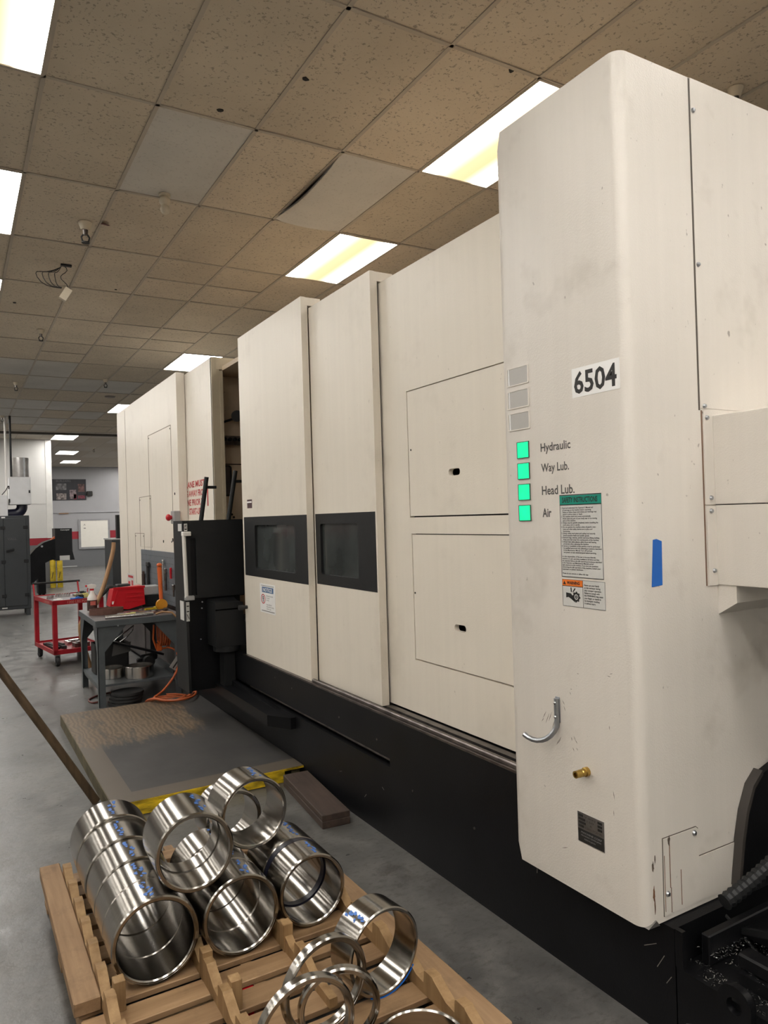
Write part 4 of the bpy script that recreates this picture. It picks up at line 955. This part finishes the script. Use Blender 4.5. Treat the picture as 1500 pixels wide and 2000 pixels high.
# pegboard with tools
PB = E_('pegboard', 'grey pegboard behind the workbench hung with tools', 'pegboard', (1.955, 8.3, .83))
O('board', G().box(1.948, 1.966, 7.50, 9.20, .83, 1.39, .002), PEG, PB, smooth=False)
hl = G()
for a in range(24):
    for b in range(8): hl.cyl((1.9475, 7.56 + .07 * a, .87 + .066 * b), (1.9485, 7.56 + .07 * a, .87 + .066 * b), .006, n=6)
o = O('peg_holes', hl, DARK, PB, smooth=False); o['kind'] = 'stuff'
def wr(nm, label, cat, y, z0, z1, m, r=.012, head=.03):
    t = E_(nm, label, cat, (1.925, y, z0), 'tools on the pegboard')
    O('shank', G().cyl((0, 0, 0), (0, 0, z1 - z0), r, n=8), m, t, local=True); O('head', G().box(-.012, .012, -head, head, z1 - z0 - .02, z1 - z0 + .035, .006), m, t, local=True, smooth=False)
wr('hanging_clamp', 'black clamp hanging leftmost on the pegboard', 'clamp', 8.75, .97, 1.22, RUBBER, .018, .06)
wr('hanging_bar', 'dark rusty bar hanging beside the black clamp', 'bar', 9.0, .86, 1.1, mat('brown_bar', (.06, .035, .03), .6), .02, .02)
wr('hanging_wrench', 'bright wrench hanging on the pegboard beside the orange handle', 'wrench', 8.02, 1.08, 1.27, CHROME, .009, .02)
wr('hanging_pliers', 'dark pliers hanging on the pegboard near the red handle', 'pliers', 7.93, .98, 1.18, ROD, .014, .02)
wr('hanging_screwdriver', 'red-handled screwdriver hanging on the pegboard near the console', 'screwdriver', 7.70, 1.12, 1.20, RED_BIN, .013, .012)
wr('hanging_key', 'small tool hanging low on the pegboard near the console', 'tool', 7.60, .94, 1.03, ROD, .01, .03)

# on the bench
bt = [(1.285 + .145 * math.cos(t * PI / 18) * (1 + .12 * math.cos(2 * t * PI / 18)), 7.72 + .09 * math.sin(t * PI / 18)) for t in range(36)]
bi = [(1.285 + .138 * math.cos(t * PI / 18) * (1 + .12 * math.cos(2 * t * PI / 18)), 7.72 + .083 * math.sin(t * PI / 18)) for t in range(36)]
tag(O('abrasive_belt', G().plate(bt, [bi], 'z', tz + .001, tz + .062), BROWN), 'brown abrasive belt loop lying on the workbench', 'sanding belt')
SB = E_('spray_bottle', 'white spray bottle with red nozzle and dark label on the workbench', 'spray bottle', (1.195, 8.0, tz + .001))
O('bottle', G().lathe([(0, 0), (.046, 0), (.048, .01), (.048, .12), (.046, .15), (.034, .172), (.022, .195), (.018, .225), (0, .225)], n=22, closed=False), WHITE, SB, local=True)
O('label', G().lathe([(.0485, .02), (.0485, .125)], n=22, closed=False).bm and G().lathe([(.0487, .018), (.0492, .018), (.0492, .125), (.0487, .125)], n=22), mat('dark_label', (.05, .025, .02), .5, 0, .9, 30), SB, local=True)
O('label_panel', G().obox((.0, -.0488, .095), (1, 0, 0), (0, 1, 0), (0, 0, 1), .05, .002, .04), mat('pink_label', (.6, .15, .12), .5), SB, local=True, smooth=False)
O('collar', G().cyl((0, 0, .222), (0, 0, .24), .021, n=14), RED_BIN, SB, local=True)
O('trigger_head', G().prism([(-.045, .262), (-.03, .243), (.02, .24), (.045, .262), (.04, .278), (0, .288), (-.045, .28)], 'y', -.014, .014), WHITE, SB, local=True)
O('trigger', G().prism([(-.045, .28), (-.062, .28), (-.062, .262), (-.045, .262)], 'y', -.01, .01).tube([(-.03, 0, .258), (-.043, 0, .235), (-.04, 0, .21)], .005, 6), RED_BIN, SB, local=True)
BN = E_('plastic_bin', 'red plastic parts bin lying tilted on the workbench', 'bin', (1.53, 7.98, tz + .001))
O('bin_shell', G().prism([(-.185, .05), (-.15, .22), (.155, .24), (.165, .05), (-.0, .012), (-.10, .02)], 'y', -.11, .11), RED_BIN, BN, local=True, smooth=False)
O('bin_ribs', G().box(-.02, .15, -.116, -.11, .09, .098).box(-.02, .15, -.116, -.11, .13, .138).box(-.02, .15, -.116, -.11, .17, .178).box(-.15, .165, -.118, -.108, .222, .245).obox((-.13, -.113, .13), (.3, 0, 1), (0, 1, 0), (1, 0, -.3), .17, .008, .012), RED_BIN, BN, local=True, smooth=False)
O('bin_label', G().box(-.165, -.145, -.113, -.11, .075, .105), DECAL_W, BN, local=True, smooth=False)
O('bin_foot', G().box(-.12, .14, -.09, .09, 0, .03), RUBBER, BN, local=True, smooth=False)
tag(O('clear_case', G().box(1.72, 1.89, 8.10, 8.24, .93, 1.03, .008), mat('frosted_plastic', (.45, .46, .46), .3)), 'translucent grey plastic case behind the red bin', 'case')
tag(O('dark_box', G().box(1.71, 1.893, 8.09, 8.27, tz + .001, .93, .006), BLACK2), 'dark box under the translucent case on the workbench', 'box')
OT = E_('dead_blow_tool', 'tall orange-handled tool with amber round head standing on the workbench', 'tool', (1.80, 7.62, tz + .001))
O('handle', G().tube([(.0, 0, .07), (0, .01, .2), (-.002, .03, .44)], [.018, .020, .024], 14).sphere((-.002, .03, .46), .028, 14, (1, 1, .8)), ORANGE, OT, local=True)
O('head', G().cyl((0, -.03, .060), (0, .01, .060), .056, n=26), AMBER, OT, local=True); O('head_face', G().cyl((0, -.033, .060), (0, -.029, .060), .042, n=22).cyl((0, -.036, .060), (0, -.03, .060), .012, n=12), AMBER, OT, local=True)
tag(O('steel_bar', G().cyl((1.215, 7.30, tz + .017), (1.64, 7.27, tz + .017), .016, n=12).cyl((1.20, 7.301, tz + .017), (1.225, 7.30, tz + .017), .018, n=12), CHROME), 'round bright bar lying along the workbench front edge', 'bar')
rn = random.Random(5)
for k, (x, y, a, l, nm, lab, m) in enumerate((
        (1.50, 7.62, .5, .26, 'wrench', 'long wrench lying across the bench in front of the red bin', CHROME), (1.60, 7.50, -.6, .2, 'wrench', 'short wrench crossing the long one on the bench', CHROME),
        (1.72, 7.55, .1, .22, 'hex_key', 'dull steel hex key near the amber head', ROD), (1.42, 7.42, .2, .13, 'yellow_marker', 'pale yellow marker beside the bright bar', mat('pale_yellow', (.6, .55, .2), .5)),
        (1.66, 7.40, -.2, .16, 'file', 'brown-handled file on the bench front', BROWN), (1.75, 7.42, .7, .1, 'screwdriver', 'short dark screwdriver beside the brown hose', BLACK2), (1.40, 7.50, -.9, .12, 'drill_bit', 'small drill bit beside the yellow marker', CHROME), (1.72, 7.75, .3, .12, 'scraper', 'small yellow-handled scraper behind the amber head', YELLOW))):
    t = tag(O(nm, G().obox((x, y, tz + .012), (math.cos(a), math.sin(a), 0), (-math.sin(a), math.cos(a), 0), (0, 0, 1), l, .026, .018).cyl((x + math.cos(a) * l * .5, y + math.sin(a) * l * .5, tz + .002), (x + math.cos(a) * l * .5, y + math.sin(a) * l * .5, tz + .028), .024, n=10), m, smooth=False), lab, nm.split('_')[-1], 'small tools on the workbench')
tag(O('brown_air_hose', G().tube([(1.66, 7.26, tz + .012), (1.72, 7.24, tz + .03), (1.80, 7.20, tz + .02), (1.86, 7.18, tz - .05), (1.90, 7.17, tz - .14)], .010, 8), HOSE), 'thin brown air hose curling over the bench corner', 'hose')

# under the bench
def up_ring(nm, lab, x, y, z, R_, h, m, wall=.08):
    r = R_ * (1 - wall)
    return tag(O(nm, G().lathe([(r, z), (R_ - .003, z), (R_, z + .003), (R_, z + h - .003), (R_ - .003, z + h), (r, z + h)], (x, y, 0), 'z', 40), m), lab, 'ring', 'steel rings under the workbench')
up_ring('steel_ring', 'bright steel ring standing open side up on the bench shelf', 1.535, 7.47, .196, .135, .115, STEEL_V)
up_ring('steel_ring', 'smaller steel ring on the bench shelf behind the front leg', 1.30, 7.62, .196, .12, .10, STEEL_V)
for k in range(4):
    tag(O('black_disc', G().lathe([(0, .002 + .03 * k), (.150 - .002 * k, .002 + .03 * k), (.154 - .002 * k, .006 + .03 * k), (.152 - .002 * k, .028 + .03 * k), (.1, .030 + .03 * k), (0, .030 + .03 * k)], (1.355 + .008 * k, 7.285 - .006 * k, 0), 'z', 36, False), RUBBER),
        ('bottom', 'second lowest', 'second highest', 'topmost')[k] + ' black round disc in the pile under the workbench', 'disc', 'black discs under the workbench')
BK = E_('parts_bin', 'black bin full of scrap on the bench shelf', 'bin', (1.34, 7.95, .197))
O('bin_shell', G().plate(rrect(-.16, .17, -.13, .13, .02), [rrect(-.15, .16, -.12, .12, .02)], 'z', .004, .30).box(-.15, .16, -.12, .12, 0, .01), RUBBER, BK, local=True, smooth=False)
O('bin_liner', G().prism([(.0, .17), (.18, .20), (.19, .30), (.02, .29)], 'y', -.135, -.131), mat('grey_bag', (.14, .14, .14), .5), BK, local=True, smooth=False)
tag(O('bar_clamp', G().tube([(1.38, 7.94, .50), (1.48, 7.90, .58), (1.58, 7.90, .645), (1.565, 7.90, .60), (1.50, 7.90, .53), (1.44, 7.92, .49)], .008, 8), CHROME), 'bright tongs sticking out of the black scrap bin', 'tongs')
tag(O('black_plank', G().obox((1.53, 7.735, .455), (.62, -.05, -.22), (0, 1, 0), (.22, 0, .62), .62, .10, .02), BLACK), 'black plank slanting down under the workbench', 'plank')
tag(O('grinder', G().cyl((1.66, 7.9, .29), (1.80, 7.95, .30), .045, .04, 16).cyl((1.70, 7.86, .27), (1.70, 7.76, .28), .055, n=18).box(1.60, 1.68, 7.86, 7.93, .197, .30, .01), RUBBER), 'black motor lying on the bench shelf behind the bright ring', 'motor')
for (p, q) in (((1.33, 8.05, .60), (1.47, 8.05, .42)), ((1.38, 8.06, .62), (1.52, 8.06, .44)), ((1.30, 8.04, .50), (1.50, 8.02, .47))):
    tag(O('scrap_rod', G().cyl(p, q, .005, n=6), ROD), 'thin steel rod sticking up from the black bin', 'rod', 'rods in the scrap bin')
RE = E_('cord_reel', 'orange cord reel hanging under the workbench', 'cord reel', (1.72, 7.40, .46))
O('wound_cord', G().lathe([(.035, -.03), (.05, -.034), (.075, -.03), (.08, 0), (.075, .03), (.05, .034), (.035, .03)], (.045, 0, .17), 'x', 20), ORANGE_CORD, RE, local=True)
for k in range(5): O('cord_turn', G().tube([(.0 + .022 * k, .083 * math.cos(t * PI / 10), .17 + .14 * math.sin(t * PI / 10)) for t in range(20)], .010, 6, True), ORANGE_CORD, RE, local=True)
O('reel_frame', G().tube([(-.05, 0, .24), (-.06, 0, .1), (-.03, 0, 0), (.0, 0, .0), (.09, 0, .0), (.09, 0, .06), (.0, 0, .06), (-.02, 0, .08)], .009, 8).box(-.03, .02, -.02, .02, -.02, .055, .005), ORANGE, RE, local=True)
cpts = [(1.78, 7.38, .47), (1.84, 7.28, .45), (1.84, 7.14, .36), (1.76, 7.02, .25), (1.63, 6.92, .15), (1.52, 6.80, .115)]
for t in range(3, 46):
    a = -PI * .85 + t * 2 * PI / 17; rr = .17 + .0016 * t
    yy = 6.93 + rr * 1.45 * math.sin(a) - .02 * (t // 17); zz = .1025 if yy < 6.83 else max(.0135, .1025 - .5 * (yy - 6.83))
    cpts.append((1.655 + rr * .9 * math.cos(a) + .02 * (t // 17), yy, zz + .012 * (t // 17)))
def smooth_path(P, n=4):
    P = [Vector(p) for p in P]; out = []
    for i in range(len(P) - 1):
        p0, p1, p2, p3 = P[max(i - 1, 0)], P[i], P[i + 1], P[min(i + 2, len(P) - 1)]
        for k in range(n):
            t = k / n; out.append(.5 * ((2 * p1) + (p2 - p0) * t + (2 * p0 - 5 * p1 + 4 * p2 - p3) * t * t + (3 * p1 - p0 - 3 * p2 + p3) * t ** 3))
    out.append(P[-1]); return out
tag(O('extension_cord', G().tube(smooth_path(cpts, 4), .0105, 8), ORANGE_CORD), 'orange extension cord coiled on the floor beside the platform', 'cord')
CT = E_('cord_tag', 'grey paper tag hanging on the orange cord', 'tag', (1.80, 7.10, .30))
O('tag_card', G().obox((0, 0, .05), (.6, 0, .8), (0, 1, 0), (-.8, 0, .6), .12, .004, .075), mat('tag_grey', (.30, .30, .29), .6), CT, local=True, smooth=False)
O('tag_print', G().obox((0, -.003, .05), (.6, 0, .8), (0, 1, 0), (-.8, 0, .6), .10, .002, .012).obox((.02, -.003, .034), (.6, 0, .8), (0, 1, 0), (-.8, 0, .6), .08, .002, .008), INK, CT, local=True, smooth=False)
O('plug', G().box(.03, .08, -.02, .02, .1, .16, .008), RUBBER, CT, local=True, smooth=False)
tag(O('maroon_cable', G().tube(smooth_path([(1.20, 7.5, .01), (1.10, 7.45, .01), (1.08, 7.60, .01), (1.2, 7.75, .01), (1.4, 7.8, .01)]), .009, 8), mat('maroon', (.10, .025, .02), .5)), 'maroon cable on the floor behind the bench leg', 'cable')

# hoses behind the bench
tag(O('tan_hose', G().tube(smooth_path([(1.30, 8.75, .02), (1.22, 8.72, .3), (1.17, 8.70, .6), (1.30, 8.72, .75), (1.42, 8.8, .95), (1.52, 8.9, 1.2), (1.58, 8.95, 1.40), (1.592, 8.97, 1.49)]), .024, 10), HOSE), 'tan hose curving up behind the workbench', 'hose')
tag(O('black_hose', G().tube(smooth_path([(1.72, 9.5, .90), (1.62, 9.5, .93), (1.55, 9.45, .88), (1.42, 9.3, .78), (1.30, 9.2, .55), (1.27, 9.2, .2), (1.27, 9.2, .03)]), .028, 10).box(1.70, 1.86, 9.43, 9.57, .84, .96, .01), RUBBER), 'black hose with elbow behind the red bin', 'hose')
EC = E_('electrical_cabinet', 'dark grey cabinet standing behind the far end of the machine', 'cabinet', (2.2, 11.3, 0))
O('cabinet_body', G().box(1.93, 2.5, 11.0, 11.6, 0, 1.48, .006), CAB_GREY, EC, smooth=False); O('cabinet_lid', G().box(1.92, 2.51, 10.99, 11.61, 1.48, 1.5), GREY_BOX, EC, smooth=False); O('upright_duct', G().box(2.02, 2.09, 11.1, 11.2, 1.5, 1.84), BLACK2, EC, smooth=False)

# ================================================================== RED CART
CA = E_('service_cart', 'red two-shelf steel cart with lettering on its edge', 'cart', (.995, 9.66, 0), None, .13)
cw, cl, cz = .60, .98, .80
O('top_tray', G().box(0, cw, 0, cl, cz - .022, cz - .018).box(0, cw, 0, .008, cz - .055, cz, .002).box(0, cw, cl - .008, cl, cz - .055, cz).box(0, .008, 0, cl, cz - .055, cz, .002).box(cw - .008, cw, 0, cl, cz - .055, cz), RED_CART, CA, local=True, smooth=False)
O('tray_liner', G().box(.01, cw - .01, .01, cl - .01, cz - .018, cz - .012), GREY_TOP, CA, local=True, smooth=False)
O('bottom_tray', G().box(0, cw, 0, cl, .175, .18).box(0, cw, 0, .008, .145, .20, .002).box(0, cw, cl - .008, cl, .145, .20).box(0, .008, 0, cl, .145, .20, .002).box(cw - .008, cw, 0, cl, .145, .20), RED_CART, CA, local=True, smooth=False)
for (x, y) in ((0, 0), (cw - .05, 0), (0, cl - .05), (cw - .05, cl - .05)): O('leg', G().box(x, x + .05, y, y + .05, .15, cz - .03), RED_CART, CA, local=True, smooth=False)
for (x, y) in ((.05, .05), (cw - .06, .05), (.05, cl - .06), (cw - .06, cl - .06)):
    cs = O('caster_fork', G().box(x - .028, x + .028, y - .03, y + .03, .125, .15).box(x - .03, x - .025, y - .02, y + .02, .05, .14).box(x + .025, x + .03, y - .02, y + .02, .05, .14), ZINC, CA, local=True, smooth=False)
    O('wheel', G().lathe([(0, -.02), (.035, -.02), (.055, -.022), (.062, -.012), (.062, .012), (.055, .022), (.035, .02), (0, .02)], (x, y, .0625), 'x', 20, False), RUBBER, cs, local=True)
for x in (.012, cw - .03): O('handle_arm', G().obox((x, cl + .03, cz + .07), (1, 0, 0), (0, 1, 0), (0, .35, 1), .018, .018, .17), RED_CART, CA, local=True, smooth=False)
O('handle', G().cyl((0, cl + .06, cz + .15), (cw, cl + .06, cz + .15), .014, n=10), BLACK2, CA, local=True)
text('cart_lettering', '1200 LBS MAX', mat('pale_red', (.62, .28, .24), .5), CA, (.17, -.002, cz - .045), RY, UZ, .26, .032, local=True)
text('cart_lettering', '1200 LBS', mat('pale_red', (.62, .28, .24), .5), CA, (-.002, .40, cz - .045), RX, UZ, .25, .03, local=True)
def oncart(x, y, z):
    c_, s_ = math.cos(.13), math.sin(.13); return (.995 + x * c_ - y * s_, 9.66 + x * s_ + y * c_, z)
zt = cz - .0115
for k in range(9):
    p = oncart(.19 + .032 * k if k < 6 else .05 + .03 * (k - 6), .62 if k < 6 else .45, zt)
    s = tag(O('socket', G().lathe([(0, 0), (.013, 0), (.013, .04), (.008, .04), (.008, .025), (0, .025)], p, 'z', 12, False), CHROME), 'short steel socket standing on the red cart', 'socket', 'sockets on the red cart')
items = [((.10, .16), (.10, .05, .012), DECAL_W, 'rag', 'white rag on the near corner of the red cart'), ((.30, .08), (.14, .06, .02), BLUE_TAPE, 'blue_case', 'small blue case on the red cart'), ((.37, .20), (.09, .07, .035), BLACK2, 'black_case', 'small black case on the red cart'),
         ((.45, .30), (.12, .05, .04), mat('pale_yellow', (.6, .55, .2), .5), 'yellow_box', 'pale yellow box on the red cart'), ((.53, .22), (.08, .08, .045), GREY_BOX, 'grey_case', 'grey box on the red cart'), ((.42, .50), (.10, .06, .03), CHROME, 'clamp_set', 'bright clamp on the red cart'), ((.50, .62), (.1, .1, .04), BLACK2, 'tool_holder', 'black tool holder on the red cart')]
for (xy, d, m, nm, lab) in items:
    p = oncart(*xy, zt); a = random.uniform(-.4, .6)
    tag(O(nm, G().obox((p[0], p[1], p[2] + d[2] / 2 + .001), (math.cos(a), math.sin(a), 0), (-math.sin(a), math.cos(a), 0), (0, 0, 1), *d).obox((p[0] + .01, p[1], p[2] + d[2] + .006), (math.cos(a + .5), math.sin(a + .5), 0), (-math.sin(a + .5), math.cos(a + .5), 0), (0, 0, 1), d[0] * .5, d[1] * .4, .01), m, smooth=False), lab, nm.split('_')[-1])
for k, (x, y, l, w_, h, m) in enumerate(((.08, .45, .08, .5, .03, BLACK2), (.17, .40, .05, .45, .035, RUBBER), (.38, .24, .18, .14, .05, ROD), (.40, .60, .22, .2, .03, CHROME))):
    p = oncart(x, y, .1815)
    tag(O(('steel_flat', 'rubber_bar', 'gear_blank', 'steel_plate')[k], G().obox((p[0], p[1], p[2] + h / 2), (1, .13, 0), (-.13, 1, 0), (0, 0, 1), l, w_, h).obox((p[0], p[1], p[2] + h + .006), (1, .3, 0), (-.3, 1, 0), (0, 0, 1), l * .6, w_ * .5, .012), m, smooth=False),
        ('dark flat bars on the cart bottom shelf at left', 'black rubber bar on the cart bottom shelf', 'dull metal blank on the cart bottom shelf', 'bright plates on the cart bottom shelf')[k], ('bar', 'bar', 'blank', 'plate')[k])

# ================================================================== FAR LEFT
CB = E_('storage_cabinet', 'dark grey two-door steel storage cabinet at left', 'cabinet', (.75, 16.0, 0))
O('cabinet_body', G().box(.25, 1.245, 15.72, 16.3, .13, 1.93, .008), CAB_GREY, CB, smooth=False)
for (x0, x1) in ((.275, .795), (.80, 1.185)):
    d = O('door', G().box(x0, x1, 15.70, 15.72, .20, 1.88, .004), CAB_GREY, CB, smooth=False)
    for z in (.4, 1.05, 1.7): O('hinge', G().box(x1 - .05, x1 + .03, 15.69, 15.70, z - .03, z + .03, .004), BLACK2, d, smooth=False)
    if x0 > .5:
        O('handle', G().obox((.90, 15.67, 1.27), (1, 0, .25), (0, 1, 0), (-.25, 0, 1), .14, .03, .035), BLACK2, d, smooth=False)
        text('chalk_writing', 'VALL.', mat('faint_chalk', (.10, .10, .10), .8), d, (.86, 15.699, 1.46), RY, UZ, .17, .05)
for (x, y) in ((.27, 15.73), (1.16, 15.73), (.27, 16.22), (1.16, 16.22)): O('foot', G().prism([(x, .0), (x + .07, 0), (x + .07, .13), (x, .13)], 'y', y, y + .07), CAB_GREY, CB, smooth=False)
O('cabinet_tag', G().box(.765, .83, 15.694, 15.70, 1.885, 1.91), DECAL_W, CB, smooth=False); O('cabinet_tag', G().box(.74, .83, 15.694, 15.70, .16, .18), SIGN_W, CB, smooth=False)
MCO = E_('mist_collector', 'white box collector with round steel drum on top', 'dust collector', (1.26, 18.2, 1.93))
O('filter_box', G().box(1.045, 1.478, 18.0, 18.45, 2.205, 2.815, .008), BOXWHITE, MCO, smooth=False)
O('drum', G().lathe([(0, 2.82), (.182, 2.82), (.182, 3.23), (.178, 3.25), (0, 3.25)], (1.285, 18.22, 0), 'z', 28, False), GALV, MCO)
O('drum_seam', G().box(1.345, 1.37, 18.03, 18.06, 2.82, 3.25), ZINC, MCO, smooth=False)
O('inlet_elbow', G().tube(smooth_path([(1.30, 18.2, 2.21), (1.30, 18.2, 2.12), (1.22, 18.2, 2.02), (1.08, 18.2, 2.0), (.95, 18.2, 2.0)]), .11, 16), NAVY, MCO)
O('latch', G().box(1.43, 1.46, 17.985, 18.0, 2.46, 2.52), RUBBER, MCO, smooth=False); O('latch', G().box(1.03, 1.06, 17.985, 18.0, 2.25, 2.33).box(1.03, 1.05, 17.985, 18.0, 2.55, 2.62), RUBBER, MCO, smooth=False)
O('side_box', G().box(.70, 1.01, 18.0, 18.5, 1.0, 2.41, .01), BOXWHITE, MCO, smooth=False)
O('cable', G().tube([(.90, 18.0, 2.42), (.98, 18.0, 2.52), (1.03, 18.0, 2.62)], .01, 6), RUBBER, MCO)
tag(O('conduit', G().cyl((1.0, 18.1, 2.42), (1.0, 18.1, ZC), .022, n=10), WHITE), 'white conduit running from the collector to the ceiling', 'conduit', 'conduits above the collector')
tag(O('conduit', G().cyl((1.09, 17.96, 2.82), (1.09, 17.96, ZC), .022, n=10), BLACK2), 'black conduit running up beside the round drum', 'conduit', 'conduits above the collector')
CV = E_('chip_conveyor', 'black chip conveyor with curved neck and boxy head', 'conveyor', (1.75, 19.0, 0))
nk = [(1.50, 1.06), (1.62, 1.20), (1.80, 1.33), (2.04, 1.41), (2.04, .93), (1.92, .90), (1.78, .83), (1.70, .70), (1.66, .5), (1.50, .35)]
O('neck', G().prism(nk, 'y', 18.9, 19.5), BLACK, CV, smooth=False)
O('head', G().prism([(2.04, .885), (2.46, .89), (2.415, 1.1), (2.415, 1.645), (2.04, 1.65)], 'y', 18.9, 19.5), BLACK2, CV, smooth=False)
text('head_lettering', 'Conveyor', DECAL_W, CV, (2.16, 18.899, 1.585), RY, UZ, .2, .045)
O('head_label', G().box(2.13, 2.35, 18.893, 18.9, .89, 1.0), SIGN_W, CV, smooth=False)
O('support_leg', G().box(1.66, 1.82, 18.95, 19.4, .12, .86), BLACK, CV, smooth=False)
for x in (1.70, 1.78): O('caster', G().lathe([(0, -.03), (.06, -.03), (.06, .03), (0, .03)], (x, 19.1, .06), 'x', 14, False), RUBBER, CV)
O('neck_bolt', G().cyl((1.75, 18.88, 1.24), (1.75, 18.9, 1.24), .025, n=8), ZINC, CV)
O('orange_bracket', G().prism([(1.93, 1.36), (2.04, 1.46), (2.04, 1.40)], 'y', 18.95, 19.2), ORANGE, CV, smooth=False)
for k, (x0, x1) in enumerate(((2.235, 2.40), (2.425, 2.57))):
    b = E_('bollard', ('left', 'right')[k] + ' one of the two yellow bollards at the partition corner', 'bollard', ((x0 + x1) / 2, 22.2, 0), 'yellow bollards')
    O('post', G().lathe([(0, 0), (.075, 0), (.075, .76), (.06, .79), (0, .80)], n=20, closed=False), YELLOW, b, local=True)
    O('scuff', G().obox((-.02, -.076, .35), (1, 0, 0), (0, 1, 0), (.2, 0, 1), .02, .004, .18), mat('scuff_dark', (.12, .08, .02), .8), b, local=True, smooth=False)

# far wall
PO = E_('wall_poster', 'dark poster with photo panels on the far wall', 'poster', (4.1, 32.49, 2.75))
O('poster_sheet', G().box(3.2, 4.735, 32.47, 32.495, 2.76, 3.62), mat('poster_black', (.022, .022, .028), .5), PO, smooth=False)
def photo(x0, x1, z0, z1, c, var, sc):
    O('photo_panel', G().box(x0, x1, 32.465, 32.47, z0, z1), mat('photo_%d' % int(x0 * 1000 + z0 * 100), c, .5, 0, var, sc), PO, smooth=False)
photo(3.58, 3.98, 3.18, 3.44, (.12, .115, .12), .9, 9); photo(3.60, 3.97, 2.78, 3.04, (.20, .17, .16), .95, 14); photo(4.10, 4.35, 2.82, 3.18, (.22, .17, .18), .95, 12)
photo(4.25, 4.36, 2.80, 3.0, (.30, .03, .07), .4, 9); photo(4.42, 4.68, 3.10, 3.42, (.11, .055, .05), .9, 11); photo(4.42, 4.68, 2.82, 2.95, (.18, .03, .05), .6, 14)
text('poster_title', 'BUILDERS', mat('poster_grey', (.13, .125, .13), .5), PO, (3.60, 32.469, 3.51), RY, UZ, .55, .08)
WB = E_('whiteboard', 'cream-white whiteboard hanging on the far wall', 'whiteboard', (5.02, 32.49, .78))
O('board', G().box(4.48, 5.56, 32.46, 32.495, .80, 1.90), WBOARD, WB, smooth=False)
O('board_frame', G().plate(rect(4.40, 5.63, .72, 1.96), [rect(4.485, 5.555, .805, 1.895)], 'y', 32.45, 32.49), mat('board_frame', (.30, .30, .31), .5), WB, smooth=False)
O('board_marks', G().prism([(4.60, 1.70), (4.64, 1.77), (4.67, 1.70), (4.66, 1.695), (4.64, 1.75), (4.615, 1.695)], 'y', 32.456, 32.46).box(4.60, 4.68, 32.456, 32.46, 1.57, 1.60), INK_G, WB, smooth=False)
SP = E_('wall_speaker', 'small dark speaker on the far wall beside the poster', 'speaker', (4.85, 32.45, 2.95))
O('speaker_case', G().box(4.75, 4.97, 32.36, 32.5, 2.92, 3.12, .02), mat('speaker_dark', (.03, .028, .022), .6), SP, smooth=False); O('speaker_cone', G().cyl((4.86, 32.35, 3.02), (4.86, 32.36, 3.02), .07, n=16), RUBBER, SP)
tag(O('wood_strip', G().box(3.67, 4.03, 32.44, 32.46, 2.20, 2.235), HOSE), 'short wooden strip fixed to the far wall rail', 'strip')
tag(O('floor_pipe', G().cyl((3.6, 32.40, .03), (4.3, 32.40, .03), .03, n=8), GREY_BOX), 'pale pipe lying along the far wall', 'pipe')
